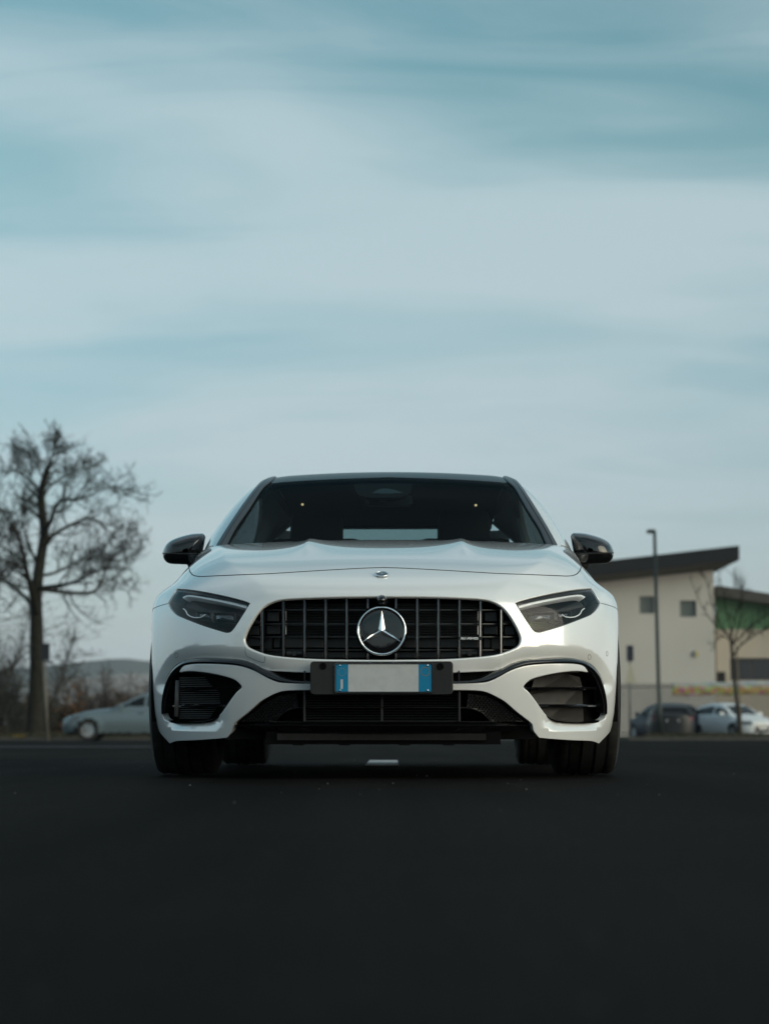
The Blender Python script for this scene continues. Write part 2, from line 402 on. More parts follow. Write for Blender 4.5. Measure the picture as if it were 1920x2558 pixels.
def panel(name, dom, outer, holes, m, parent, res=0.012, fillet=0.003, skirt=0.02, nofil=None, hf=None, hs=None, mirror_dup=False):
    """outer / holes: arrays of 3-D points on the surface. Edges roll over with a fillet, then a skirt goes inward."""
    loops = [np.asarray(outer)]+[np.asarray(h) for h in holes]
    qs = [dom.fwd(l) for l in loops]
    P0 = loops[0]; dist = np.linalg.norm(P0-dom.C, axis=1).mean(); st = res/dist
    lo = qs[0].min(0); hi = qs[0].max(0)
    gx = np.arange(lo[0], hi[0]+st, st); gy = np.arange(lo[1], hi[1]+st, st*0.9)
    XX, YY = np.meshgrid(gx, gy); XX = XX+(np.arange(len(gy)) % 2)[:, None]*st*0.5
    g = np.stack([XX.ravel(), YY.ravel()], 1)
    ok = inpoly(qs[0], g)
    for h in qs[1:]: ok &= ~inpoly(h, g)
    g = g[ok]
    dd = np.min([seg_dist(h, g) for h in qs], 0); g = g[dd > st*0.45]
    allq = np.concatenate(qs+[g]); edges = []; b = 0
    for h in qs:
        n = len(h); edges += [(b+i, b+(i+1) % n) for i in range(n)]; b += n
    r = delaunay_2d_cdt([Vector(p) for p in allq], edges, [], 0, 1e-7)
    vq = np.array([tuple(v) for v in r[0]]); F = np.array([f for f in r[2] if len(f) == 3])
    c = vq[F].mean(1); keep = inpoly(qs[0], c)
    for h in qs[1:]: keep &= ~inpoly(h, c)
    F = F[keep]
    P, Nn = dom.ev(vq)
    # orientation
    fn = np.cross(P[F[:, 1]]-P[F[:, 0]], P[F[:, 2]]-P[F[:, 0]]); flip = (fn*Nn[F[:, 0]]).sum(1) < 0
    F[flip] = F[flip][:, ::-1]
    V = [P]; NN = [Nn]; FF = [tuple(f) for f in F]; nb = len(P)
    orig = r[3]; loc = {}
    for i, o in enumerate(orig):
        for k in o: loc[k] = i
    b = 0
    for li, h in enumerate(qs):
        n = len(h); idx = [loc.get(b+i) for i in range(n)]; b += n
        fil = fillet if li == 0 else (hf[li-1] if hf else fillet); sk = skirt if li == 0 else (hs[li-1] if hs else skirt)
        if sk <= 0 or any(i is None for i in idx): continue
        Pb, Nb = P[idx], Nn[idx]; T = np.roll(Pb, -1, 0)-np.roll(Pb, 1, 0); T /= np.maximum(np.linalg.norm(T, axis=1, keepdims=True), 1e-12)
        t = np.cross(Nb, T); t /= np.maximum(np.linalg.norm(t, axis=1, keepdims=True), 1e-12)
        q2 = dom.fwd(Pb+t*res*0.3); ins = inpoly(qs[0], q2)
        for hh in qs[1:]: ins &= ~inpoly(hh, q2)
        if ins.mean() > 0.5: t = -t
        if nofil is not None and li == 0:
            msk = nofil(Pb)
        else: msk = np.zeros(n, bool)
        w_ = np.where(msk, 0.0, 1.0)[:, None]
        prev = np.array(idx); rings = [0.33, 0.66, 1.0]
        for a in rings:
            an = a*math.pi/2
            V.append(Pb+w_*t*fil*math.sin(an)-Nb*fil*(1-math.cos(an))*np.where(msk, 1.0, 1.0)[:, None]); NN.append(np.where(msk[:, None], Nb, Nb*math.cos(an)+t*math.sin(an)))
            cur = np.arange(nb, nb+n); nb += n
            for i in range(n): FF.append((prev[i], prev[(i+1) % n], cur[(i+1) % n], cur[i]))
            prev = cur
        V.append(Pb+w_*t*fil-Nb*(fil+sk)); NN.append(t); cur = np.arange(nb, nb+n); nb += n
        for i in range(n): FF.append((prev[i], prev[(i+1) % n], cur[(i+1) % n], cur[i]))
    V = np.concatenate(V); NN = np.concatenate(NN)
    # fix winding of the rim quads
    out_f = []
    for f in FF:
        if len(f) == 4:
            a = np.cross(V[f[1]]-V[f[0]], V[f[2]]-V[f[0]]); s_ = NN[f[0]]+NN[f[2]]
            if a@s_ < 0: f = f[::-1]
        out_f.append(f)
    o = mk(name, V, out_f, m, parent, normals=NN)
    if mirror_dup:
        o2 = mk(name, V*MIR, [f[::-1] for f in out_f], m, parent, normals=NN*MIR); return o, o2
    return o
# ---------------- outlines read from the photograph (right half of the car as seen), lifted onto the body surface
def dense(subs, n=6):
    """list of smooth runs -> one polyline; runs meet at corners"""
    o = []
    for s_ in subs:
        q = spl(s_, n) if len(s_) > 2 else [np.array(p, float) for p in s_]
        if o and np.allclose(o[-1], q[0]): q = q[1:]
        o += list(q)
    return np.array(o)
_UND = {}
def disp_bumper(P):
    xz = np.stack([np.abs(P[:, 0]), P[:, 2]], 1); d = np.zeros(len(P))
    front = P[:, 1] < 0.75
    if 'ledge' in _UND:
        pl = _UND['ledge']; s_ = np.where(inpoly(pl, xz), seg_dist(pl, xz), 0)
        d -= np.minimum(1.0*np.maximum(s_-0.001, 0), 0.028)*front*sstep(0.55, 0.66, xz[:, 0])*sstep(0.85, 0.76, xz[:, 0])
    if 'wing' in _UND:
        pl = _UND['wing']; s_ = seg_dist(pl, xz, closed=False); below = inpoly(_UND['wingfill'], xz)
        u = np.where(below, sstep(0.013, 0.004, s_), np.clip(1-s_/0.046, 0, 1)**1.5)
        d -= 0.017*u*front*sstep(0.28, 0.45, xz[:, 0])
        u2 = np.where(below, sstep(0.013, 0.004, s_), np.clip(1-s_/0.06, 0, 1)); d -= 0.010*u2*front*sstep(0.45, 0.28, xz[:, 0])
    return d
def lift(px, G=None, disp=None):
    px = np.asarray(px, float); q = px.copy()
    for _ in range(4 if disp else 1):
        P = from_px(q, G)
        if not disp: break
        n = grad(G or G_body, P); q = q+np.clip(px-project(P+n*disp(P)[:, None]), -15, 15)
    return P
def loop3(subs, step=0.008, **k): return resample(lift(dense(subs), **k), step)

PX_GRILLE = [(953.5,1486.5),(1070.7,1487.8),(1164,1491),(1209,1494.5),(1233,1501),(1254,1513),(1272.5,1533),(1291,1563),(1300.5,1584),(1303.8,1599),(1298.6,1614),(1283.7,1625.5),(1254,1636),(1216,1643.6),(1164,1648.5),(1089,1652),(953.5,1653.5)]
PX_HL_TOP = [(1476.6,1468),(1465.2,1468.5),(1432.7,1471.7),(1383.9,1479.9),(1335,1490.4),(1296,1501),(1285.5,1506.4)]
PX_HL_IN = [(1285.5,1506.4),(1302.5,1534.3),(1323.7,1566.9),(1333.4,1578.3),(1341.6,1581.8),(1351.3,1581.2)]
PX_HL_BOT = [(1351.3,1581.2),(1383.9,1571.7),(1416.4,1561.2),(1457,1545.7),(1478.2,1536),(1493,1521),(1500,1507)]
PX_HL_OUT = [(1500,1507),(1486.3,1482.3),(1476.6,1468)]
PX_WING_UP = [(953.5,1679.5),(1080,1679.5),(1131.6,1678.6),(1181,1676.6),(1229,1674.2)]
PX_WING_UP2 = [(1255.7,1671.5),(1277.3,1660.5),(1300,1652),(1322.4,1647.5),(1374.8,1644.3),(1418.5,1643.6),(1444.7,1646),(1462.2,1651),(1479.6,1661.4),(1495.4,1680.7),(1507.0,1706.9),(1513.5,1734.8),(1516.5,1762.8),(1516,1783.7)]
PX_WING_LO = [(953.5,1710.5),(1080,1710.5),(1131.6,1709.9),(1193,1708.7),(1217,1706.3),(1241,1696.6),(1277,1677.3),(1313.7,1665.8),(1357.4,1661.4),(1409.8,1660),(1444.7,1662),(1458.7,1667),(1467.4,1678)]
PX_TONGUE = [(1467.4,1678),(1451.7,1675),(1427.2,1675),(1392.3,1678.9),(1357.4,1685.9),(1327.7,1694.6),(1312,1706),(1305.5,1716.5),(1309.3,1722.6),(1322.4,1734.8),(1342.5,1761.9),(1360.8,1785.5),(1373,1795),(1387,1801.2),(1409.8,1804.7),(1444.7,1806.4),(1479.6,1805.6),(1499.4,1803),(1511,1797.7),(1516,1783.7)]
PX_LOWER = [(953.5,1723.5),(1131.6,1723),(1193,1724.3),(1217,1729),(1241,1740),(1263,1753),(1289.4,1776),(1325.5,1804),(1331,1811.7)]
PX_BOT = [(1331,1811.7),(1334,1826),(1346.9,1842.3)]
PX_BOT2 = [(1346.9,1842.3),(1374.8,1844.9),(1427,1848.4),(1476,1850.5),(1496,1856.8)]
PX_BOT3 = [(1501,1856.8),(1528.5,1834)]
PX_HOODF = [(953.5,1418),(1014.7,1420),(1126.8,1426),(1238.8,1432.7),(1313.5,1435.3),(1388.3,1438.3),(1418,1439.2),(1436.8,1435.7),(1447,1427),(1451,1417.7)]
PX_LEDGE = [(1333,1806),(1345,1817.5),(1375,1825.5),(1420,1827.5),(1471,1825),(1497,1819),(1511,1808),(1520,1792),(1523,1770),(1518,1735)]
# bevel regions of the bumper
_led = from_px(dense([PX_LEDGE])); _tng = from_px(dense([PX_TONGUE[7:17]]))
_UND['ledge'] = np.array([[p[0], p[2]] for p in _led]+[[p[0], p[2]] for p in from_px([(1500,1712),(1420,1700),(1330,1712)])]+[[p[0], p[2]] for p in _tng[:14]])
_wu = from_px(dense([PX_WING_UP, PX_WING_UP2[:11]]))
_UND['wing'] = np.stack([_wu[:, 0], _wu[:, 2]], 1)
_UND['wingfill'] = np.concatenate([_UND['wing'], [[_UND['wing'][-1, 0], 0.0], [0.0, 0.0]]])

CEN = (0, 1.35, 0.25)
DB = Dom(G_body, CEN, 'v', disp_bumper)
ARC_Y, ARC_Z, ARC_R = 0.90, 0.335, 0.365
def arch(a0, a1, n=20, cy=ARC_Y, r=ARC_R):
    t = np.radians(np.linspace(a0, a1, n)); return np.stack([cy+r*np.cos(t), ARC_Z+r*np.sin(t)], 1)
B = lambda subs, step=0.008: loop3(subs, step, disp=disp_bumper)
hl_top, hl_in, hl_bot, hl_out = B([PX_HL_TOP]), B([PX_HL_IN]), B([PX_HL_BOT]), B([PX_HL_OUT])
hoodf = B([PX_HOODF])
seam_arch = from_side(arch(124, 124, 1))[0]                       # where the bumper seam meets the wheel arch
ptT = hl_out[0]; ptA = hoodf[-1]; ptB = hl_top[0]
def on_body(a, b, n, G=G_body):
    """line between two points laid on the body"""
    q = np.linspace(0, 1, n)[:, None]; P = a*(1-q)+b*q; D = P-np.array(CEN); D /= np.linalg.norm(D, axis=1, keepdims=True)
    return cast(G, np.array(CEN), D, 0.02, 3.2, scan=24)[0]
seamTS = on_body(ptT, seam_arch, 26); seamAB = on_body(ptA, ptB, 14)
arch_b = from_side(arch(124, 206, 40))
bot = B([PX_BOT2])[::-1]; bot3 = on_body(arch_b[-1], bot[0], 10); bot1 = B([PX_BOT])[::-1]; low = B([PX_LOWER])[::-1]
right_chain = np.concatenate([hoodf[:-1], seamAB[:-1], hl_top[:-1], hl_in[:-1], hl_bot[:-1], seamTS[:-1], arch_b, bot3[1:-1], bot[:-1], bot1[:-1], low])
def sym(ch):
    """closed loop from a right-half chain that starts and ends on the centre line"""
    r_ = ch.copy(); r_[0, 0] = 0; r_[-1, 0] = 0
    return np.concatenate([r_, (r_*MIR)[::-1][1:-1]])
outer = sym(right_chain)
grille = sym(B([PX_GRILLE])[::1])
wing = sym(np.concatenate([B([PX_WING_UP, PX_WING_UP2])[:-1], B([PX_TONGUE])[::-1][:-1], B([PX_WING_LO])[::-1]]))
def nofil_b(P):
    d = np.min(np.linalg.norm(P[:, None]*np.array([1, 1, 1])-np.concatenate([seamAB[1:-1], seamAB[1:-1]*MIR])[None], axis=2), axis=1); return d < 0.004
bumper = panel('front_bumper', DB, outer, [grille, wing], M_PAINT, CAR, res=0.011, fillet=0.0022, skirt=0.018, nofil=nofil_b, hf=[0.0055, 0.004], hs=[0.006, 0.022])

# hood
hood_side = from_top(spl([(ptA[0], ptA[1]), (0.783, 0.78), (0.800, 1.0), (0.797, 1.18), (0.785, 1.30)], 6))
cow = from_top(spl([(0.785, 1.30), (0.60, 1.245), (0.35, 1.20), (0.0, 1.185)], 8))
hood_chain = np.concatenate([hoodf[:-1], resample(hood_side, 0.01)[:-1], resample(cow, 0.01)])
GAP = 0.0022
def inset(P, ctr, g): return P
DH = Dom(G_body, (0, 1.0, 0.1), 'h')
def shrink(loop, c, d):
    v = loop-np.array(c); l = np.linalg.norm(v, axis=1, keepdims=True); return loop-v/l*d
hood_loop = sym(hood_chain)
hood_loop = from_dirs = cast(G_body, np.array((0, 1.0, 0.1)), (lambda D: D/np.linalg.norm(D, axis=1, keepdims=True))(shrink(hood_loop, (0, 0.8, 0.8), 0.0055)-np.array((0, 1.0, 0.1))), 0.02, 3, scan=24)[0]
hood = panel('hood', DH, hood_loop, [], M_PAINT, CAR, res=0.013, fillet=0.002, skirt=0.012)

# fenders
door_l = from_side(np.stack([np.linspace(1.415, 1.40, 40), np.linspace(0.90, 0.24, 40)], 1))
top_f = resample(np.concatenate([hood_side, from_side([(1.36, 0.925), (1.41, 0.905)])]), 0.01)
sill_f = from_side([(1.38, 0.235), (1.30, 0.232)])
arch_f = from_side(arch(-14, 124, 60))
fl_loop = np.concatenate([top_f[:-1], door_l, sill_f, arch_f[:-1], seamTS[::-1][:-1], hl_out[:-1], seamAB[::-1][:-1]])
fl_loop = cast(G_body, np.array(CEN), (lambda D: D/np.linalg.norm(D, axis=1, keepdims=True))(fl_loop-np.array(CEN)), 0.02, 3, scan=24)[0]
panel('fender', Dom(G_body, CEN, 'v'), fl_loop, [], M_PAINT, CAR, res=0.014, fillet=0.0022, skirt=0.02, nofil=nofil_b, mirror_dup=True)

# dark shut line in front of the hood and down the bumper seam
M_LINE = mat('panel_gap', (0.02, 0.02, 0.02), rough=0.8)
for mm in (np.array([1, 1, 1]), MIR):
    for nm, ln, par, rr_ in (('hood_gap', hoodf, hood, 0.0017), ('bumper_seam', seamTS, bumper, 0.0011)):
        n = grad(G_body, ln); MB().tube((ln+n*(disp_bumper(ln)[:, None]+rr_*0.1))*mm, rr_, 6).build(nm, M_LINE, par, smooth=True)
# ---------------- front details of the hero car
def deep(px, d):
    """points behind the body skin by d metres along the car's length"""
    P = from_px(px); P = P.copy(); P[:, 1] += d; return P
def plane(px, y):
    px = np.asarray(px, float); D = pix_ray(px); t = (y-CAM_L[1])/D[..., 1]; return CAM_L+D*t[..., None]
def px_normals(l, closed=True):
    T = np.roll(l, -1, 0)-np.roll(l, 1, 0)
    if not closed: T[0] = l[1]-l[0]; T[-1] = l[-1]-l[-2]
    T /= np.maximum(np.linalg.norm(T, axis=1, keepdims=True), 1e-9); n = np.stack([-T[:, 1], T[:, 0]], 1)
    if closed:
        ar = 0.5*np.sum(l[:, 0]*np.roll(l[:, 1], -1)-np.roll(l[:, 0], -1)*l[:, 1]); n *= np.sign(ar)
    return n
def symp(l):
    """mirror a right-half pixel chain to a closed pixel loop about the car's centre line"""
    l = np.array(l); m_ = l[1:-1][::-1].copy(); m_[:, 0] = 2*953.5-m_[:, 0]; return np.concatenate([l, m_])
def strips(rows, closed=True):
    V = np.concatenate(rows); n = len(rows[0]); F = []
    for i in range(len(rows)-1):
        for j in range(n if closed else n-1):
            F.append((i*n+j, i*n+(j+1) % n, (i+1)*n+(j+1) % n, (i+1)*n+j))
    return V, F
def smooth_obj(name, V, F, m, parent, ang=0.7):
    return MB().add(V, F).build(name, m, parent, angle=ang)
def both(name, V, F, m, parent=None, ang=0.7):
    parent = parent or CAR; V = np.asarray(V)
    return smooth_obj(name, V, F, m, parent, ang), smooth_obj(name, V*MIR, [f[::-1] for f in F], m, parent, ang)

# -- grille
GP = resample(symp(dense([PX_GRILLE])), 4.0); gn = px_normals(GP)
V, F = strips([deep(GP+gn*o, d) for o, d in ((-2.5, 0.0105), (0.6, 0.0085), (3.6, 0.010), (5.0, 0.030), (6.0, 0.11))])
GRILLE = smooth_obj('grille', V, F, M_GLOSSB, CAR)
gb = deep(GP+gn*6, 0.12); gc = gb.mean(0); MB().add(np.concatenate([gb, [gc]]), [(i, (i+1) % len(gb), len(gb)) for i in range(len(gb))]).build('grille_backing', M_VOID, GRILLE)
def top_bot(x, inset=5):
    l = GP; ys = []
    for i in range(len(l)):
        a, b = l[i], l[(i+1) % len(l)]
        if (a[0]-x)*(b[0]-x) < 0: ys.append(a[1]+(b[1]-a[1])*(x-a[0])/(b[0]-a[0]))
    return min(ys)+inset, max(ys)-inset
M_SLAT = mat('grille_slat_dark_chrome', (0.095, 0.095, 0.10), rough=0.12, metal=1.0, coat=0.5)
sec = [(-5.2, 0.030), (-4.6, 0.012), (-3.4, 0.0075), (-2.2, 0.0095), (-1.6, 0.0125), (1.6, 0.0125), (2.2, 0.0095), (3.4, 0.0075), (4.6, 0.012), (5.2, 0.030)]
for off in (35.3, 88.3, 141, 193.8, 246.5, 298.7):
    for sg in (1, -1):
        x = 953.5+sg*off; y0, y1 = top_bot(x)
        spans = [(y0, y1)] if off > 60 else [(y0, 1519.5), (1632, y1)]
        for a, b in spans:
            yy = np.linspace(a, b, max(4, int((b-a)/6)))
            rows = [deep(np.stack([np.full(len(yy), x+sx), yy], 1), dd) for sx, dd in sec]
            V, F = strips(rows, closed=False)
            n_ = len(yy); F += [tuple(i*n_ for i in range(len(sec)))[::-1], tuple(i*n_+n_-1 for i in range(len(sec)))]
            smooth_obj('slat', V, F, M_SLAT, GRILLE, 0.6)
for y in (1522, 1557, 1589.6, 1622.5):                      # thin cross bars behind the slats
    xs = [x for x in np.arange(610, 1298, 6.0) if top_bot(x, 3)[0] < y-2 and top_bot(x, 3)[1] > y+2]
    xs = np.array(xs); rows = [deep(np.stack([xs, np.full(len(xs), y+sy)], 1), dd) for sy, dd in ((-1.3, 0.075), (-1.3, 0.042), (1.3, 0.042), (1.3, 0.075))]
    V, F = strips(rows, closed=False); smooth_obj('cross_bar', V, F, M_SATB, GRILLE, 0.5)
mb = MB()
for y in np.arange(1509, 1590, 4.1):
    for sg in (1, -1):
        a = plane([(953.5+sg*40, y)], 0.135)[0]; b = plane([(953.5+sg*238, y)], 0.150)[0]
        c = (a+b)/2; mb.box(c, (abs(b[0]-a[0]), 0.012, 0.0026), rz=math.atan2(b[1]-a[1], b[0]-a[0]))
tag(mb.build('radiator_fin', M_FIN, GRILLE), kind='stuff')
for sg in (1, -1):                                           # ducts and brackets seen deep between the outer slats
    def q(x, y, d, w_, h_, nm='air_duct', m_=M_SATB, dy=0.02):
        c = plane([(953.5+sg*(x-953.5), y)], d)[0]; k = (7.1+d)/5030
        MB().box(c, (w_*k, dy, h_*k)).build(nm, m_, GRILLE, bevel=0.002)
    q(1225, 1540, 0.155, 30, 26); q(1224, 1573, 0.15, 34, 24); q(1215, 1606, 0.14, 16, 26); q(1237, 1607, 0.152, 22, 30); q(1226, 1634, 0.14, 48, 14)
    q(1272, 1575, 0.17, 26, 24); q(1272, 1604, 0.165, 34, 22); q(1268, 1556, 0.175, 20, 10)
    q(1193, 1571, 0.11, 2.2, 30, 'shutter_edge', M_ALU, 0.004); q(1193, 1536, 0.11, 1.6, 30, 'shutter_edge', M_DCHROME, 0.004)
    for xx in (1015, 1068, 1121, 1172): q(xx, 1606, 0.10, 44, 26)
    for xx in (1015, 1068, 1121): q(xx, 1636, 0.085, 44, 16)
    c = plane([(953.5+sg*218.7, 1633)], 0.055)[0]            # parking sensor in its tube
    ms = MB().lathe([(0, -0.006), (0.0085, -0.006), (0.0105, -0.003), (0.0105, 0.05)], 24, 'Y', c).build('parking_sensor', M_SATB, GRILLE, angle=0.6)
    MB().tube([c+np.array([-0.028, 0.012, 0]), c+np.array([0.028, 0.012, 0])], 0.0115, 16).build('sensor_mount', M_SATB, GRILLE, angle=0.6)

# -- star emblem on a black disc
ec = plane([(953.0, 1576.2)], 0.006)[0]
EMB = empty('emblem', ec); EMB.parent = CAR; EMB.rotation_euler = (R(-4), 0, 0)
k = 7.1/5030
MB().lathe([(0, 0.004), (0.060, 0.004), (0.0815, 0.007), (0.088, 0.010), (0.0915, 0.016), (0.0905, 0.05)], 72, 'Y').build('emblem_disc', M_GLOSSB, EMB, angle=0.5)
rp = [(0.0838+0.0046*math.cos(t), 0.0025-0.0058*math.sin(t)) for t in np.linspace(0, 2*math.pi, 13)[:-1]]
MB().lathe(rp, 96, 'Y', close=True).build('emblem_ring', M_CHROME, EMB, smooth=True)
V = [(0, -0.009, 0)]; F = []
for i in range(3):
    a = math.pi/2+i*2*math.pi/3
    V += [(0.0805*math.cos(a), 0.0005, 0.0805*math.sin(a)), (0.0142*math.cos(a+math.pi/3), 0.003, 0.0142*math.sin(a+math.pi/3))]
for i in range(3):
    tip = 1+2*i; nx = 2+2*i; pv = 2+2*((i+2) % 3); F += [(0, tip, nx), (0, pv, tip)]
b_ = len(V); V += [(x, 0.006, z) for x, y, z in V[1:7]]
for i in range(6): F.append((1+i, 1+(i+1) % 6, b_+(i+1) % 6, b_+i))
MB().add(V, F).build('emblem_star', M_CHROME, EMB)
cc = plane([(953.6, 1500)], 0.022)[0]
cd_ = MB().lathe([(0, -0.020), (0.006, -0.0185), (0.012, -0.013), (0.017, -0.003), (0.021, 0.012), (0.023, 0.05)], 32, 'Y', cc).build('front_camera', M_GLOSSB, GRILLE, angle=0.6)
# -- badge with slanted bars and the letters A M G
bx0, bx1, by0, by1 = 1144.5, 1203.2, 1590.6, 1599.8
pc = plane([((bx0+bx1)/2, (by0+by1)/2)], 0.036)[0]; bw, bh = 0.0835, 0.0125
BADGE = MB().box(pc, (bw, 0.006, bh)).build('grille_badge', M_SATB, CAR, bevel=0.001)
bp_ = MB(); lh = 0.0078; x0 = -0.037; sl = 0.55
def quad(p): bp_.prism([(pc[0]+x, pc[2]+z) for x, z in p], pc[1]-0.0042, pc[1]-0.002)
for i in range(5):
    w_ = 0.0042-0.0005*i; xx = x0+i*0.0046; quad([(xx, -lh/2), (xx+w_*0.8, -lh/2), (xx+w_*0.8+lh*sl, lh/2), (xx+lh*sl, lh/2)])
def letter(ps, ox):
    for p in ps: quad([(ox+x, z) for x, z in p])
t_ = 0.0021; h2 = lh/2
letter([[(0, -h2), (0.003, -h2), (0.0078, h2), (0.0048, h2)], [(0.0075, h2-t_), (0.0125, h2-t_), (0.0125, h2), (0.0068, h2)], [(0.0098, -h2), (0.0125, -h2), (0.0125, h2-t_), (0.0098, h2-t_)], [(0.0035, -0.0016), (0.0098, -0.0016), (0.0098, 0.0002), (0.0045, 0.0002)]], -0.0125)
letter([[(0, -h2), (0.0026, -h2), (0.0026, h2), (0, h2)], [(0.0026, h2), (0.0026, h2-0.003), (0.0060, -h2+0.0012), (0.0060, -h2+0.0042)], [(0.0094, h2), (0.0094, h2-0.003), (0.0060, -h2+0.0012), (0.0060, -h2+0.0042)][::-1], [(0.0094, -h2), (0.012, -h2), (0.012, h2), (0.0094, h2)]], 0.0020)
letter([[(0, -h2), (0.0026, -h2), (0.0026, h2), (0, h2)], [(0.0026, h2-t_), (0.0118, h2-t_), (0.0118, h2), (0.0026, h2)], [(0.0026, -h2), (0.0118, -h2), (0.0118, -h2+t_), (0.0026, -h2+t_)], [(0.0092, -h2+t_), (0.0118, -h2+t_), (0.0118, 0.0006), (0.0092, 0.0006)], [(0.0062, -0.0010), (0.0092, -0.0010), (0.0092, 0.0006), (0.0062, 0.0006)]], 0.0160)
bp_.build('badge_lettering', mat('badge_silver', (0.85, 0.86, 0.87), rough=0.3), BADGE)

# -- number plate on its wide black carrier
PL_Y = -0.036
def rrect(x0, x1, y0, y1, r, n=6):
    o = []
    for cx_, cy_, a0 in ((x1-r, y0+r, -90), (x1-r, y1-r, 0), (x0+r, y1-r, 90), (x0+r, y0+r, 180)):
        for t in np.radians(np.linspace(a0, a0+90, n)): o.append((cx_+r*math.cos(t), cy_+r*math.sin(t)))
    return np.array(o)
def slab(name, pl, yf, yb, m_, parent, bev=2.0):
    c = pl.mean(0); inn = pl+(c-pl)/np.linalg.norm(c-pl, axis=1, keepdims=True)*bev
    rows = [plane(inn, yf), plane(pl, yf+0.0018), plane(pl, yb)]; V, F = strips(rows); n = len(pl); F.append(tuple(range(n)))
    return smooth_obj(name, V, F, m_, parent, 0.5)
HOLD = slab('plate_carrier', rrect(774.6, 1131.2, 1652.5, 1735, 9), PL_Y, -0.004, M_MATB, CAR)
fr_o, fr_i = rrect(835.2, 1081.4, 1656.2, 1731.5, 6), rrect(837.4, 1079.2, 1658.4, 1729.3, 5)
fr_j = rrect(839.2, 1077.4, 1660.2, 1727.6, 4)
V, F = strips([plane(fr_o, PL_Y+0.001), plane(fr_o, PL_Y-0.006), plane(fr_i, PL_Y-0.006), plane(fr_j, PL_Y-0.002)])
smooth_obj('plate_frame', V, F, M_SATB, HOLD, 0.5)
V, F = strips([plane(rrect(834.9, 1081.7, 1655.9, 1731.8, 6), PL_Y-0.0055), plane(rrect(835.2, 1081.4, 1656.2, 1731.5, 6), PL_Y-0.0066), plane(rrect(836.1, 1080.5, 1657.1, 1730.6, 6), PL_Y-0.0066), plane(rrect(836.5, 1080.1, 1657.5, 1730.2, 6), PL_Y-0.0055)])
smooth_obj('plate_frame_edge', V, F, M_CHROME, HOLD, 0.8)
M_PLW = mat('plate_white', (0.50, 0.505, 0.515), rough=0.4, noise=(40, (0.46, 0.465, 0.475), 0.4, 0.65), bump=(60, 0.12, 0.0006))
M_PLB = mat('plate_blue', (0.006, 0.19, 0.36), rough=0.3)
PLATE = slab('number_plate', rrect(838.6, 1078.0, 1659.6, 1728.2, 4), PL_Y-0.0028, PL_Y-0.001, M_PLW, CAR, 0.6); PLATE['label'] = 'blank pale grey registration plate with a blue band at each end'
for a, b in ((838.9, 869.3), (1045.5, 1077.7)):
    P = plane([(a, 1660), (b, 1660), (b, 1727.9), (a, 1727.9)], PL_Y-0.0034); MB().add(P, [(0, 1, 2, 3)]).build('blue_band', M_PLB, PLATE)
M_PRINT = mat('plate_print', (0.20, 0.25, 0.24), rough=0.4)
P = plane([(850.5, 1697.5), (856.3, 1697.5), (856.3, 1721), (850.5, 1721)], PL_Y-0.0039); MB().add(P, [(0, 1, 2, 3)]).build('country_letter', M_PLW, PLATE)
mb = MB()
for i in range(12):
    a = 2*math.pi*i/12; cx_, cy_ = 854+9.6*math.cos(a), 1679+9.6*math.sin(a); pts = []
    for j in range(10):
        r_ = (2.0 if j % 2 == 0 else 0.9); t = math.pi*j/5-math.pi/2; pts.append((cx_+r_*math.cos(t), cy_+r_*math.sin(t)))
    mb.add(plane(np.array(pts), PL_Y-0.0039), [tuple(range(10))])
mb.build('star_circle', M_PRINT, PLATE)
t = np.linspace(0, 2*math.pi, 33)[:-1]
V, F = strips([plane(np.stack([1062+r_*np.cos(t), 1677.8+r_*np.sin(t)], 1), PL_Y-0.0039) for r_ in (10.2, 11.6)]); smooth_obj('validity_ring', V, F, mat('plate_ring', (0.22, 0.17, 0.10), rough=0.4), PLATE)
for sx, sy in ((848.6, 1662.6), (1067.5, 1662.4), (849.2, 1724.9), (1067.8, 1724.6)):
    c = plane([(sx, sy)], PL_Y-0.004)[0]; MB().lathe([(0, -0.004), (0.0028, -0.0032), (0.0042, 0.0), (0.0042, 0.003)], 16, 'Y', c).build('screw', M_CHROME, HOLD, angle=0.6)
for sx, sy in ((806.3, 1664.6), (1099, 1665.4)):
    c = plane([(sx, sy)], PL_Y)[0]
    MB().lathe([(0.0125, 0.0002), (0.0122, -0.0016), (0.0112, -0.002), (0.0105, 0.0), (0.0, 0.0003)], 24, 'Y', c-np.array([0, 0.0008, 0])).build('mount_hole', M_VOID, HOLD, angle=0.6)
    P = plane([(sx-0.4+4, 1676), (sx+0.4+4, 1676), (sx+0.4+4, 1710), (sx-0.4+4, 1710)], PL_Y-0.0006); MB().add(P, [(0, 1, 2, 3)]).build('moulded_line', M_SATB, HOLD)

# -- black blade sweeping from the slot over the side intake
up = dense([[(953.5,1701),(1080,1701),(1131,1700.5),(1175,1699),(1205,1692.5),(1232,1681.5),(1256,1671.8)]+PX_WING_UP2[1:]])
lo = dense([PX_WING_LO[:-2]+[(1462,1669),(1475,1677),(1487,1690),(1499,1713),(1506.5,1738),(1510.5,1762.8),(1510.5,1783.7)]])
m_ = 150
def even(l, n):
    s_ = np.concatenate([[0], np.cumsum(np.linalg.norm(np.diff(l, axis=0), axis=1))]); t = np.linspace(0, s_[-1], n); return np.stack([np.interp(t, s_, l[:, i]) for i in (0, 1)], 1)
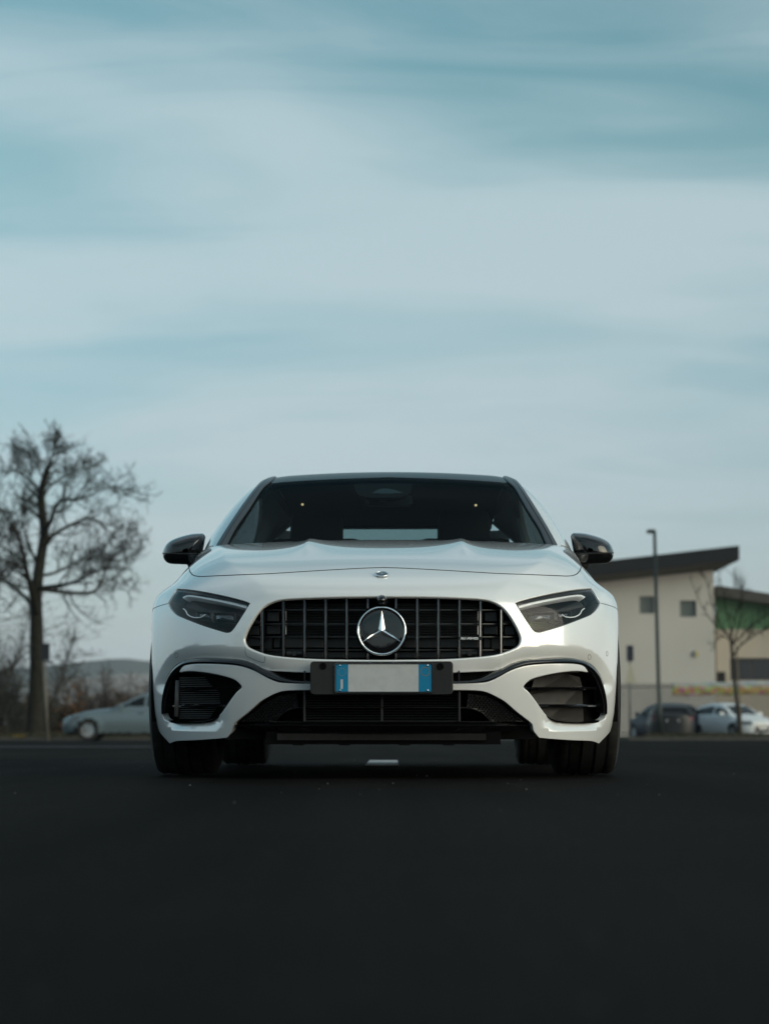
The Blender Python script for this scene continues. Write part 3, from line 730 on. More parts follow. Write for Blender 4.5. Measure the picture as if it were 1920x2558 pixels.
# pair the two edges by nearest point along the strip
ue = even(up, m_); le = even(lo, m_)
rows = []
for f, dd in ((-0.16, 0.024), (-0.06, 0.012), (0.08, 0.004), (0.3, -0.003), (0.55, -0.005), (0.8, -0.002), (0.93, 0.004), (1.0, 0.016), (1.0, 0.04)):
    l = ue*(1-f)+le*f; P = from_px(l); n = grad(G_body, P); rows.append(P-n*(dd+0.008*sstep(0.3, 0.65, np.abs(P[:, 0]))*0)[:, None])
V, F = strips(rows, closed=False); both('bumper_blade', V, F, M_GLOSSB, bumper)
# slot behind it
sl_px = np.array([(x, y) for x in np.linspace(953.5, 1290, 40) for y in (1660, 1716)]); P = deep(sl_px, 0.05)
V = P; F = [(2*i, 2*i+2, 2*i+3, 2*i+1) for i in range(39)]; both('slot_backing', V, F, M_VOID, bumper)
for x in (1146, 1060):
    for sg in (1, -1):
        c = plane([(953.5+sg*(x-953.5), 1690)], 0.04)[0]; MB().box(c, (0.0045, 0.03, 0.04)).build('slot_rib', M_SATB, bumper)

# -- side intakes
inner = dense([PX_TONGUE]); IN = resample(np.concatenate([inner, [(1516.5, 1762), (1512.5, 1735), (1504.5, 1707), (1494, 1688), (1482, 1679)]]), 4.0)
nn = px_normals(IN)
rows = [deep(IN+nn*o, d) for o, d in ((-1.0, 0.016), (1.5, 0.014), (4.0, 0.028), (6.0, 0.07), (7.0, 0.12))]
V, F = strips(rows); INT = both('side_intake', V, F, M_GLOSSB)
bk = deep(IN+nn*6.5, 0.115); c = bk.mean(0)
for s_i, o in enumerate(INT):
    sg = 1 if s_i == 0 else -1; mm = np.array([sg, 1, 1])
    MB().add(np.concatenate([bk, [c]])*mm, [(i, (i+1) % len(bk), len(bk)) for i in range(len(bk))]).build('intake_backing', M_VOID, o)
    for (xa, xb, y, dpt) in ((1309, 1491, 1719.5, 0.018), (1339, 1504, 1762.5, 0.020)):
        xs = np.linspace(xa, xb, 24); rr = []
        for sy, dd in ((3.2, 0.0), (-0.5, -0.010), (-3.2, -0.004), (-2.4, 0.05), (2.4, 0.05), (3.2, 0.0)):
            rr.append(deep(np.stack([xs, np.full(24, y+sy)], 1), dpt+0.012+dd)*mm)
        V, F = strips(rr, closed=False); F += [tuple(i*24 for i in range(6)), tuple(i*24+23 for i in range(6))]; smooth_obj('intake_blade', V, F, M_GLOSSB, o, 0.5)
    if sg == 1:
        pan = np.array([(1336,1700),(1352,1688),(1420,1682),(1452,1690),(1458,1712),(1462,1800),(1372,1800),(1345,1770),(1326,1735)])
        P = deep(pan, 0.085); V = np.concatenate([P, P+np.array([0, 0.01, 0])]); n_ = len(P)
        MB().add(V, [tuple(range(n_))]+[(i, (i+1) % n_, n_+(i+1) % n_, n_+i) for i in range(n_)]).build('air_shutter', mat('air_shutter_grey', (0.020, 0.018, 0.016), rough=0.45, noise=(25, (0.034, 0.029, 0.025), 0.4, 0.7)), o)
    else:
        mb = MB(); mc = lambda x, y: (2*955.5-x, y)
        for y in np.arange(1694, 1800, 5.3):
            x1 = 578 if y < 1728 else 578-(y-1728)*0.72
            a = plane([(448, y)], 0.36)[0]; b = plane([(x1, y-1.5)], 0.30)[0]; cc_ = (a+b)/2
            mb.box(cc_, (abs(b[0]-a[0]), 0.02, 0.0022), rz=math.atan2(b[1]-a[1], b[0]-a[0]))
        tag(mb.build('radiator_fin', mat('radiator_fin_light', (0.12, 0.125, 0.13), rough=0.4, metal=0.5), o), kind='stuff')
        a = plane([(444, 1700)], 0.35)[0]; b = plane([(440, 1790)], 0.34)[0]; MB().tube([a, b], 0.008, 12).build('radiator_tank', mat('radiator_tank_grey', (0.09, 0.09, 0.09), rough=0.5), o, smooth=True)

M_BAR = mat('intake_bar_grey', (0.022, 0.022, 0.023), rough=0.4)
# -- lower centre intake, splitter and skid board
LOWP = dense([PX_LOWER])
lowl = symp(np.concatenate([LOWP, [(1331, 1811.7), (1300, 1816), (953.5, 1818)]]))
li = resample(lowl, 5.0); ln = px_normals(li)
rows = [deep(li+ln*o, d) for o, d in ((-1.5, 0.014), (1.5, 0.010), (4.0, 0.022), (6.0, 0.06), (7, 0.15))]; V, F = strips(rows)
LOW = smooth_obj('lower_intake', V, F, M_SATB, CAR)
bk = deep(li+ln*6, 0.15); c = bk.mean(0); MB().add(np.concatenate([bk, [c]]), [(i, (i+1) % len(bk), len(bk)) for i in range(len(bk))]).build('intake_backing', M_VOID, LOW)
mb = MB()
for y in np.arange(1731, 1801, 6.3):
    a = plane([(762, y)], 0.145)[0]; b = plane([(1145, y)], 0.145)[0]; mb.box((a+b)/2, (b[0]-a[0], 0.012, 0.0028))
tag(mb.build('radiator_fin', M_FIN, LOW), kind='stuff')
for x in (760.5, 953.5, 1146.5):
    a = plane([(x, 1724)], 0.075)[0]; b = plane([(x, 1803)], 0.06)[0]; MB().box((a+b)/2, (0.0075, 0.04, abs(a[2]-b[2]))).build('upright_bar', M_BAR, LOW, bevel=0.0015)
bar = dense([[(953.5,1767.7),(1100,1767.7),(1157,1768),(1181,1771.2),(1205,1782),(1226.7,1802)]]); bar = resample(bar, 5)
rows = [deep(bar+np.array([0, o]), d) for o, d in ((2.0, 0.07), (2.0, 0.030), (0.4, 0.025), (-1.6, 0.030), (-1.6, 0.07))]; V, F = strips(rows, closed=False); both('arched_bar', V, F, M_BAR, LOW, 0.5)
lb = np.stack([np.linspace(953.5, 1240, 40), np.linspace(1803, 1804, 40)], 1)
rows = [deep(lb+np.array([0, o]), d) for o, d in ((1.5, 0.07), (1.5, 0.012), (0, 0.008), (-1.5, 0.012), (-1.5, 0.07))]; V, F = strips(rows, closed=False); both('lower_bar', V, F, M_BAR, LOW, 0.5)
# dimpled corner panels: six-sided cells standing on a slanted black panel
corner = np.array([(1170,1733),(1215,1738),(1240,1750),(1262,1764),(1288,1786),(1312,1803),(1232,1803),(1212,1786),(1190,1772),(1166,1766)])
P = deep(corner, 0.034); cP = P.mean(0); both('corner_panel', np.concatenate([P, [cP]]), [(i, (i+1) % len(P), len(P)) for i in range(len(P))], M_SATB, LOW)
cells = MB(); CV = []; CF = []
for j, y in enumerate(np.arange(1738, 1801, 5.6)):
    for i, x in enumerate(np.arange(1160, 1310, 9.4)):
        xx = x+(j % 2)*4.7
        if not inpoly(corner+(corner.mean(0)-corner)*0.08, np.array([[xx, y]]))[0]: continue
        pts = np.array([(xx+4.1*math.cos(t)*1.05, y+2.9*math.sin(t)) for t in np.radians(range(0, 360, 60))])
        a = deep(pts, 0.033); b_ = deep(pts*0.45+np.array([xx, y])*0.55+np.array([0, 0.6]), 0.026); base = len(CV); CV += list(a)+list(b_)
        CF += [tuple(base+6+q_ for q_ in range(6))]+[(base+q_, base+(q_+1) % 6, base+6+(q_+1) % 6, base+6+q_) for q_ in range(6)]
for o in both('honeycomb_cell', np.array(CV), CF, M_SATB, LOW, 0.3): o['kind'] = 'stuff'
# splitter lip
lp = resample(dense([[(953.5,1812.5),(1200,1812.5),(1299,1813),(1322,1811)]]), 6)
rows = []
for o, d in ((-9, 0.045), (-5, 0.012), (-1.0, -0.004), (0.6, -0.010), (2.4, -0.009), (6, 0.004), (16, 0.020), (20, 0.03), (22, 0.12)):
    w_ = sstep(1326, 1240, lp[:, 0])[:, None]; rows.append(deep(lp+np.array([0, o])*(0.35+0.65*w_), d))
V, F = strips(rows, closed=False); SPL = both('splitter', V, F, M_GLOSSB)
P = [plane([(x, y)], yy)[0] for x, y, yy in ((692, 1833, 0.075), (1213.5, 1833, 0.075), (1213.5, 1849.5, 0.085), (692, 1849.5, 0.085))]
V = P+[p+np.array([0, 0.02, 0]) for p in P]; MB().add(V, [(0, 1, 2, 3), (4, 7, 6, 5), (0, 4, 5, 1), (1, 5, 6, 2), (2, 6, 7, 3), (3, 7, 4, 0)]).build('skid_board', mat('skid_board_grey', (0.022, 0.022, 0.022), rough=0.6, noise=(50, (0.03, 0.03, 0.03), 0.4, 0.7)), CAR)
ub = MB()
for (x0, x1, y0, y1, ya, yb) in ((664, 1250, 1828, 1860, 0.10, 0.45), (572, 1334, 1818, 1848, 0.17, 0.5)):
    a = plane([(x0, y0)], ya)[0]; b = plane([(x1, y1)], ya)[0]; ub.box(((a[0]+b[0])/2, (ya+yb)/2, (a[2]+b[2])/2), (b[0]-a[0], yb-ya, abs(a[2]-b[2])))
for x in (745, 860, 1010, 1120): 
    c = plane([(x, 1861)], 0.11)[0]; ub.box(c, (0.04, 0.03, 0.004))
ub.build('underbody_shield', M_VOID, CAR, bevel=0.003)

# -- headlights
M_LENS = glass('clear_lens', (0.95, 0.96, 0.97), 0.03, 0.0, 0.9)
HLP = resample(np.concatenate([dense([PX_HL_TOP])[:-1], dense([PX_HL_IN])[:-1], dense([PX_HL_BOT])[:-1], dense([PX_HL_OUT])[:-1]]), 3.5); hn = px_normals(HLP)
def hl_out_shift(l): return l
pd = lambda l, d: (lambda P, n: P-n*d)(from_px(l), grad(G_body, from_px(l)))
top_w = np.where((HLP[:, 1] < 1507-(HLP[:, 0]-1285)*0.16) & (HLP[:, 0] < 1480), 1.0, 0.0)
for _ in range(6): top_w = (np.roll(top_w, 1)+top_w+np.roll(top_w, -1))/3
g1_, g2_ = 3.0+4.5*top_w, 3.6+5.2*top_w
rows = [pd(HLP, 0.012), pd(HLP+hn*1.0, 0.006), pd(HLP+hn*g1_[:, None], 0.006), pd(HLP+hn*g2_[:, None], 0.03), pd(HLP+hn*6.5, 0.05)]
V, F = strips(rows); HL = both('headlight', V, F, mat('headlight_gasket', (0.006, 0.006, 0.007), rough=0.4, spec=0.3))
bk = pd(HLP+hn*6.5, 0.055); c = bk.mean(0)+np.array([0, 0.03, 0])
M_HLIN = mat('headlight_inner_black', (0.008, 0.008, 0.009), rough=0.3, spec=0.3)
M_DRL = mat('light_guide_plastic', (0.88, 0.89, 0.90), rough=0.2, coat=0.5)
lens_l = HLP+hn*(g1_[:, None]-1.2)
lensP = from_px(lens_l)
LP_, LN_ = None, None
for s_i, o in enumerate(HL):
    sg = 1 if s_i == 0 else -1; mm = np.array([sg, 1, 1])
    MB().add(np.concatenate([bk, [c]])*mm, [(i, (i+1) % len(bk), len(bk)) for i in range(len(bk))]).build('reflector_bowl', M_HLIN, o, smooth=True)
    # day running light guide under the top edge
    ax = resample(dense([[(1299,1513),(1335,1503),(1384,1492.5),(1433,1484),(1456,1482.5),(1467,1488)]]), 4)
    wv = np.linspace(5.0, 3.2, len(ax)); an_ = px_normals(ax, False)
    rows = [(pd(ax+an_*(wv*f)[:, None], d))*mm for f, d in ((-1, 0.03), (-1, 0.016), (-0.3, 0.012), (0.6, 0.014), (1, 0.02), (1, 0.04))]; V, F = strips(rows, closed=False); smooth_obj('light_guide', V, F, M_DRL, o, 0.6)
    hk = resample(dense([[(1413,1531),(1423,1537.6),(1436,1539.5),(1449,1537.6),(1460,1531),(1465,1521),(1471.7,1515.6)]]), 3)
    MB().tube(pd(hk, 0.022)*mm, 0.0024, 8).build('light_hook', M_DRL, o, smooth=True)
    # projector modules
    for (x0, x1, y0, y1, dpt) in ((1336, 1402, 1520, 1553, 0.035), (1407, 1452, 1516, 1544, 0.045)):
        rr = rrect(x0, x1, y0, y1, 7); nr = px_normals(rr)
        rows = [pd(rr, dpt+0.03)*mm, pd(rr, dpt)*mm, pd(rr+nr*2.5, dpt-0.002)*mm, pd(rr+nr*4.5, dpt+0.006)*mm, pd(rr+nr*6, dpt+0.012)*mm]; V, F = strips(rows); smooth_obj('projector_housing', V, F, M_SATB, o, 0.6)
        r2 = rrect(x0+6, x1-6, y0+6, y1-6, 6); c2 = r2.mean(0)
        rows = [pd(c2+(r2-c2)*f, dpt+d)*mm for f, d in ((1.0, 0.012), (0.9, 0.004), (0.65, -0.003), (0.3, -0.006), (0.02, -0.007))]; V, F = strips(rows); smooth_obj('projector_lens', V, F, mat('projector_glass', (0.05, 0.055, 0.06), rough=0.05, metal=0.7, coat=1.0), o, 1.0)
    mk2 = panel('lens', Dom(G_body, CEN, 'v'), lensP*mm, [], M_LENS, o, res=0.012, fillet=0.001, skirt=0.0)
# hood badge
c = from_px([(953, 1437.5)])[0]; n = grad(G_body, c[None])[0]
HB = MB().lathe([(0, 0.003), (0.022, 0.0022), (0.0235, 0.002)], 40, 'Z').build('nose_badge', mat('badge_blue_grey', (0.02, 0.05, 0.07), rough=0.2, coat=0.6), CAR, smooth=True)
HBr = MB().lathe([(0.0232+0.0026*math.cos(t), 0.0016+0.0024*math.sin(t)) for t in np.linspace(0, 2*math.pi, 9)[:-1]], 40, 'Z', close=True).build('badge_ring', M_CHROME, HB, smooth=True)
mb = MB()
for i in range(3):
    a = math.pi/2+i*2*math.pi/3; mb.add([(0.0135*math.cos(a), 0.0135*math.sin(a), 0.0038), (0.0028*math.cos(a+1.05), 0.0028*math.sin(a+1.05), 0.0034), (0, 0, 0.0046), (0.0028*math.cos(a-1.05), 0.0028*math.sin(a-1.05), 0.0034)], [(0, 1, 2), (0, 2, 3)])
mb.build('badge_star', M_CHROME, HB)
n = np.array([0, -0.43, 0.90]); c = c+np.array([0, 0, 0.004]); HB.location = c; HB.rotation_euler = Vector(n).to_track_quat('Z', 'Y').to_euler()
# round sensors and tow cover on the bumper skin
def skin_tube(px, r, name, m_=None, closed=False, mirror=False):
    P = lift(np.array(px), disp=disp_bumper); n = grad(G_body, P); P = P+n*(disp_bumper(P)[:, None]-r*0.35)
    if closed: P = np.concatenate([P, P[:1]])
    MB().tube(P, r, 6, cap=not closed).build(name, m_ or M_LINE, bumper, smooth=True)
t = np.linspace(0, 2*math.pi, 25)[:-1]
for cx_, cy_, rx_, ry_ in ((1471.6, 1641.5, 3.9, 6.2), (440.2, 1637, 3.9, 6.0)):
    skin_tube(np.stack([cx_+rx_*np.cos(t), cy_+ry_*np.sin(t)], 1), 0.0009, 'parking_sensor', closed=True)
skin_tube(np.stack([1515.5+2.2*np.cos(t), 1633+6*np.sin(t)], 1), 0.0009, 'washer_cover', closed=True)
skin_tube(spl([(612.5,1616),(613,1632),(618,1640),(640,1650),(655,1655),(660,1654),(661.5,1648),(661.5,1640)], 5), 0.0008, 'tow_cover_gap')
# ---------------- greenhouse, doors, wheels, mirrors, rear
M_WS = glass('windscreen_glass', (0.46, 0.58, 0.60), 0.004, 0.0, 0.12); M_SG = glass('privacy_glass', (0.22, 0.25, 0.26)); M_RW = glass('rear_glass', (0.42, 0.52, 0.52))
M_CABIN = mat('cabin_trim', (0.008, 0.008, 0.009), rough=0.7, spec=0.3)
CH = (0, 2.5, 0.75)
DW = Dom(G_house, CH, 'h')
Hs = lambda subs, st=0.012: loop3(subs, st, G=G_house)
PX_WS_TOP = [(957.5,1192.0),(1113.5,1197),(1229,1203.4),(1269.6,1207.7)]
PX_WS_SIDE = [(1269.6,1207.7),(1287,1225),(1316,1275.7),(1345,1322),(1362,1359.5),(1370,1380)]
PX_WS_BOT = [(1370,1380),(1250,1376),(1100,1373),(957.5,1372)]
wt, wsd, wb = Hs([PX_WS_TOP]), Hs([PX_WS_SIDE]), Hs([PX_WS_BOT])
WSC = panel('windscreen', DW, sym(np.concatenate([wt[:-1], wsd[:-1], wb])), [], M_WS, CAR, res=0.02, fillet=0.001, skirt=0.006)
# pillar trim from the screen base up over the roof edge
PX_OUT = [(1391,1380),(1389.7,1362.4),(1345,1284),(1301.5,1217.8),(1281,1196.5)]
po = Hs([PX_OUT]); pi_ = wsd[::-1]
re_out = from_top(spl([(po[-1][0], po[-1][1]), (0.585, 2.25), (0.598, 2.7), (0.585, 3.2), (0.545, 3.75)], 8), G_house)
re_in = from_top(spl([(wt[-1][0]-0.004, wt[-1][1]+0.02), (0.535, 2.25), (0.55, 2.7), (0.537, 3.2), (0.50, 3.75)], 8), G_house)
def stripP(A, Bq, n, prof, G, up=0.0):
    a = resample(A, 1e9/1e9*0.0+np.linalg.norm(np.diff(A, axis=0), axis=1).sum()/n); b = resample(Bq, np.linalg.norm(np.diff(Bq, axis=0), axis=1).sum()/n); rows = []
    for f, h in prof:
        P = a*(1-f)+b*f; D = P-np.array(CH); D /= np.linalg.norm(D, axis=1, keepdims=True); P = cast(G, np.array(CH), D, 0.02, 3, scan=24)[0]; rows.append(P+grad(G, P)*h)
    return strips(rows, closed=False)
prof = [(0.0, -0.01), (0.0, 0.004), (0.06, 0.008), (0.42, 0.010), (0.5, 0.004), (0.58, 0.009), (0.94, 0.008), (1.0, 0.004), (1.0, -0.01)]
V, F = stripP(np.concatenate([pi_, re_in[1:]]), np.concatenate([po, re_out[1:]]), 90, prof, G_house)
both('pillar_trim', V, F, mat('pillar_trim_black', (0.010, 0.010, 0.011), rough=0.28), None, 0.6)
# roof: dark glass between the trims
rear_e = from_top(spl([(0.50, 3.75), (0.3, 3.82), (0.0, 3.85)], 6), G_house)
roof_ch = np.concatenate([resample(np.concatenate([wt[:-1], re_in[1:]]), 0.02)[:-1], resample(rear_e, 0.02)])
roof_ch[:, 1] += 0.006*(roof_ch[:, 1] < 2.2)
roof_ch = from_top(roof_ch[:, :2], G_house)
panel('roof', DW, sym(roof_ch), [], mat('roof_glass_black', (0.012, 0.024, 0.029), rough=0.25, spec=0.10), CAR, res=0.03, fillet=0.002, skirt=0.01)
# side frame with window opening, doors
class DomS(Dom): pass
def dside(G, sg=1):
    d = Dom(G, (0, 2.5, 0.6), 's'); d.sg = sg; return d
def G_all(P): return np.minimum(G_house(P), G_body(P))
belt = from_side(np.stack([np.linspace(3.85, 1.30, 60), np.interp(np.linspace(3.85, 1.30, 60), [1.30, 1.6, 2.6, 3.85], [0.955, 0.955, 0.985, 1.01])], 1), G_house)
fo = np.concatenate([resample(np.concatenate([po, re_out[1:]]), 0.015)[:-1], from_side([(3.80, 1.22), (3.86, 1.12)], G_house), resample(belt, 0.015)])
win = from_side(resample(dense([[(1.62,0.985),(2.2,0.995),(3.15,1.03),(3.45,1.07)],[(3.45,1.07),(3.42,1.15),(3.25,1.23),(2.9,1.30),(2.5,1.325),(2.2,1.305),(1.95,1.22),(1.75,1.09),(1.62,0.985)]]), 0.015)[:-1], G_house)
panel('side_frame', dside(G_house), fo, [win], M_PAINT, CAR, res=0.025, fillet=0.002, skirt=0.02, mirror_dup=True)
panel('side_window', dside(G_house), win, [], M_SG, CAR, res=0.04, fillet=0.001, skirt=0.0, mirror_dup=True)
bp1 = from_side([(2.43, 0.99), (2.52, 0.995), (2.60, 1.32), (2.54, 1.325)], G_house); bp1 = bp1+grad(G_house, bp1)*0.003
both('window_pillar', np.concatenate([bp1, bp1-np.array([0.02, 0, 0])]), [(0, 1, 2, 3), (0, 4, 5, 1), (1, 5, 6, 2), (2, 6, 7, 3), (3, 7, 4, 0)], M_GLOSSB)
def sd(poly, st=0.015): return from_side(resample(np.array(poly+[poly[0]]), st)[:-1])
zb = lambda y: float(np.interp(y, [1.30, 1.6, 2.6, 3.85], [0.935, 0.945, 0.972, 0.985]))
g_ = 0.0035
fd = sd([(1.42, 0.895), (1.46, zb(1.46)-0.012), (2.48-g_, zb(2.48)), (2.48-g_, 0.26), (1.405+g_, 0.26)])
rd = sd([(2.48+g_, zb(2.48)), (3.40, zb(3.4)), (3.42, 0.80), (3.30, 0.70), (3.20, 0.55), (3.13, 0.26), (2.48+g_, 0.26)])
qa = [tuple(p) for p in arch(150, 2, 40, 3.63, 0.37)]
qp = sd([(3.405+g_, zb(3.4)), (3.85, 0.985), (4.10, 0.95), (4.20, 0.72), (4.20, 0.42), (4.06, 0.36)]+[tuple(p) for p in arch(3, 150, 40, 3.63, 0.37)]+[(3.30+g_, 0.69), (3.42+g_, 0.80)])
DOORS = []
for nm, lp_ in (('front_door', fd), ('rear_door', rd), ('quarter_panel', qp)):
    a, b = panel(nm, dside(G_body), lp_, [], M_PAINT, CAR, res=0.03, fillet=0.002, skirt=0.015, mirror_dup=True); DOORS.append((a, b))
for i, yy in ((0, 2.30), (1, 3.22)):
    P = from_side([(yy-0.10, 0.845), (yy-0.05, 0.85), (yy+0.05, 0.85), (yy+0.10, 0.845)]); P = P+np.array([0.028, 0, 0]); P[0, 0] -= 0.026; P[-1, 0] -= 0.026
    for j in (0, 1): MB().tube(P*np.array([1-2*j, 1, 1]), 0.010, 8).build('door_handle', M_PAINT, DOORS[i][j], smooth=True)
# sills, floor pan, wheel housings
for sg in (1, -1):
    MB().box((sg*0.80, 2.26, 0.20), (0.12, 1.86, 0.13)).build('sill', M_SATB, CAR, bevel=0.02)
fp = MB(); fp.box((0, 2.3, 0.23), (1.30, 3.6, 0.10)); fp.box((0, 2.27, 0.24), (1.60, 1.9, 0.08)); fp.build('floor_pan', M_MATB, CAR)
bh = MB(); bh.box((0, 0.62, 0.44), (1.02, 0.62, 0.40)); bh.box((0, 1.05, 0.60), (1.02, 0.30, 0.55)); bh.build('engine_bay', M_VOID, CAR)
for cy in (0.90, 3.63):
    for sg in (1, -1):
        V = []; nA = 30
        for t in np.radians(np.linspace(-20, 200, nA)):
            for x in (0.60, 0.885): V.append((sg*x, cy+0.372*math.cos(t), ARC_Z+0.372*math.sin(t)))
        F = [(2*i, 2*i+1, 2*i+3, 2*i+2) for i in range(nA-1)]; c0 = len(V); V.append((sg*0.60, cy, ARC_Z)); F += [(2*i, 2*i+2, c0) for i in range(nA-1)]
        MB().add(V, F).build('wheel_housing', M_VOID, CAR, smooth=True)
# wheels
def wheel_meshes():
    r0, wd = 0.335, 0.252; h = wd/2
    prof = []
    # tread with four grooves
    gx = [-0.072, -0.026, 0.026, 0.072]
    out_s = [(-h+0.012, 0.235), (-h, 0.262), (-h+0.002, 0.295), (-h+0.013, 0.322), (-h+0.030, 0.331)]
    prof = out_s[:]
    for c in gx: prof += [(c-0.0058, 0.3345-0.9*c*c), (c-0.0050, 0.327), (c+0.0050, 0.327), (c+0.0058, 0.3345-0.9*c*c)]
    prof += [(-x, r_) for x, r_ in out_s[::-1]]
    ty = MB().lathe([(r_, x) for x, r_ in prof], 96, 'X')
    rim = MB().lathe([(0.236, -0.105), (0.240, -0.10), (0.222, -0.085), (0.21, 0.07), (0.236, 0.098), (0.243, 0.108), (0.236, 0.112), (0.225, 0.10), (0.205, 0.07), (0.20, -0.08)], 64, 'X')
    sp = MB()
    for i in range(5):
        for dlt in (-0.16, 0.16):
            a = 2*math.pi*i/5+dlt; b = 2*math.pi*i/5+dlt*1.5
            p0 = Vector((0.085, 0.045*math.cos(a), 0.045*math.sin(a))); p1 = Vector((0.100, 0.226*math.cos(b), 0.226*math.sin(b)))
            sp.tube([p0, (p0+p1)/2+Vector((0.008, 0, 0)), p1], [0.020, 0.014, 0.016], 6)
    sp.lathe([(0, 0.098), (0.03, 0.098), (0.062, 0.088), (0.066, 0.05)], 32, 'X')
    dk = MB().lathe([(0.07, 0.0), (0.165, 0.0), (0.165, 0.028), (0.07, 0.028)], 48, 'X', close=True)
    return ty, rim, sp, dk
ty, rim, sp, dk = wheel_meshes()
WPROTO = None
for cy in (0.90, 3.63):
    for sg in (1, -1):
        if WPROTO is None:
            Wt = ty.build('wheel', M_RUB, CAR, angle=0.6); Wt['label'] = 'wide low profile black tyre with grooved tread on dark alloy rim'
            rm = rim.build('rim', M_DCHROME, Wt, angle=0.6); sp_ = sp.build('spoke_disc', M_DCHROME, Wt, angle=0.7); dd_ = dk.build('brake_disc', M_ALU, Wt, angle=0.6)
            WPROTO = Wt; wobj = Wt
        else:
            wobj = WPROTO.copy(); COL.objects.link(wobj); wobj.parent = CAR
            for ch in (rm, sp_, dd_):
                c2 = ch.copy(); COL.objects.link(c2); c2.parent = wobj
        wobj.location = (sg*0.781, cy, 0.335); wobj.rotation_euler = (0, 0, 0 if sg > 0 else math.pi)
# mirrors
MP = dense([[(1424.4,1340.5),(1427.5,1333.5),(1434.3,1330.8),(1463,1332.8),(1499.4,1343),(1520,1354.8),(1529.5,1370),(1532.3,1383),(1528.3,1396.7),(1520,1404.6),(1511,1407.6)],[(1511,1407.6),(1465,1409.5),(1446,1409)],[(1446,1409),(1437,1396.7),(1430,1373.2),(1424.4,1340.5)]])
MP = resample(MP, 4.0); MP = MP[:-1] if np.allclose(MP[0], MP[-1]) else MP
ym = 1.66; mc = np.array([1474.0, 1374.0])
rows = [plane(mc+(MP-mc)*0.90, ym+0.085), plane(mc+(MP-mc)*0.965, ym+0.07)]
for a in np.linspace(0, 88, 10):
    a = math.radians(a); rows.append(plane(mc+(MP-mc)*(math.cos(a)**0.62), ym-0.105*math.sin(a)))
V, F = strips(rows); n_ = len(MP); F.append(tuple(range(n_))); MRO = both('wing_mirror', V, F, M_GLOSSB, None, 1.2)
V, F = strips([plane(mc+(MP-mc)*f, ym+y) for f, y in ((0.86, 0.086), (0.84, 0.088))]); 
for j, o in enumerate(MRO):
    mm = np.array([1-2*j, 1, 1]); P = plane(mc+(MP-mc)*0.86, ym+0.088)*mm; MB().add(P, [tuple(range(len(P)))]).build('mirror_glass', M_CHROME, o)
    # indicator band and lower shell
    bl = np.stack([np.linspace(1437, 1531.0, 40), np.linspace(1383, 1381, 40)], 1)
    for nm, off, r_, m_i in (('indicator_band', 0.0, 0.0035, M_SATB),):
        pts = []
        for p in bl:
            # front of the housing at that pixel
            v = p-mc; best = None
            for a in np.radians(np.linspace(0, 88, 60)):
                s_ = math.cos(a)**0.62; q_ = mc+v/max(s_, 1e-3)
                if not inpoly(MP, q_[None])[0]: best = a; break
            pts.append(plane(p[None], ym-0.105*math.sin(best or R(88)))[0])
        MB().tube(np.array(pts)*mm, r_, 6).build(nm, m_i, o, smooth=True)
    st = [plane([(1452, 1404)], ym-0.01)[0], plane([(1452, 1410)], ym+0.005)[0], plane([(1447, 1418)], ym+0.02)[0], plane([(1438, 1424)], ym+0.03)[0]]
    MB().tube(np.array(st)*mm, [0.034, 0.030, 0.024, 0.020], 12).build('mirror_stalk', M_SATB, o, smooth=True)
# rear end
DR = Dom(G_body, (0, 3.2, 0.6), 'v')
def rear_px(th, z): return None
rl = from_side([(4.10+0.0, 0.95), (4.20, 0.72), (4.20, 0.42), (4.06, 0.36)])
rb = MB(); thr = np.linspace(0, math.pi, 40)
def rear_ring(z):
    D = np.stack([np.cos(thr), np.sin(thr)*1.0, np.zeros(40)], 1); O = np.array([0, 3.75, z]); P, f = cast(G_body, O, D, 0.02, 2.0, scan=30); return P
rows = [rear_ring(z) for z in np.linspace(0.26, 0.98, 22)]
V, F = strips(rows, closed=False); keep = [f for f in F if np.mean([V[i][1] for i in f]) > 4.06]
MB().add(V, keep).build('rear_bumper', M_PAINT, CAR, smooth=True)
hat = [[from_top([(x, y)], G_house)[0] for x in np.linspace(-0.55, 0.55, 15)] for y in (3.86, 3.95, 4.02)]
rw_loop = []
def hpt(x, z):
    P, f = cast(G_house, np.array([x, 5.0, z]), np.array([[0, -1.0, 0]]), 0, 2.2, scan=60); return P[0]
rw = [[hpt(x, z) for x in np.linspace(-0.60+0.25*(z-1.02), 0.60-0.25*(z-1.02), 15)] for z in np.linspace(1.04, 1.30, 8)]
MB().grid(rw).build('rear_window', M_RW, CAR, smooth=True)
lowr = [[hpt(x, z) for x in np.linspace(-0.74, 0.74, 15)] for z in np.linspace(0.90, 1.04, 4)]
MB().grid(lowr).build('tailgate', M_PAINT, CAR, smooth=True)
for sg in (1, -1):
    P = [[hpt(sg*x, z) for x in (xa, xa+0.05, xa+0.1)] for z, xa in ((1.04, 0.60), (1.12, 0.57), (1.2, 0.55), (1.28, 0.53))]
    MB().grid(P).build('rear_pillar', M_PAINT, CAR, smooth=True)
    tl = np.array([cast(G_body, np.array([sg*x, 5.0, z]), np.array([[0, -1.0, 0]]), 0, 1.6, scan=60)[0][0]+np.array([0, 0.012, 0]) for x in (0.42, 0.55, 0.68, 0.78) for z in (0.74, 0.80, 0.86)])
    MB().add(tl, [(i*3+j, (i+1)*3+j, (i+1)*3+j+1, i*3+j+1) for i in range(3) for j in range(2)]).build('tail_light', mat('tail_red', (0.25, 0.01, 0.01), rough=0.15, coat=1), CAR, smooth=True)
sp2 = [[hpt(x, 1.29)+np.array([0, d, h_]) for x in np.linspace(-0.52, 0.52, 15)] for d, h_ in ((-0.14, 0.035), (0.0, 0.035), (0.09, 0.028), (0.10, 0.018), (0.0, 0.0))]
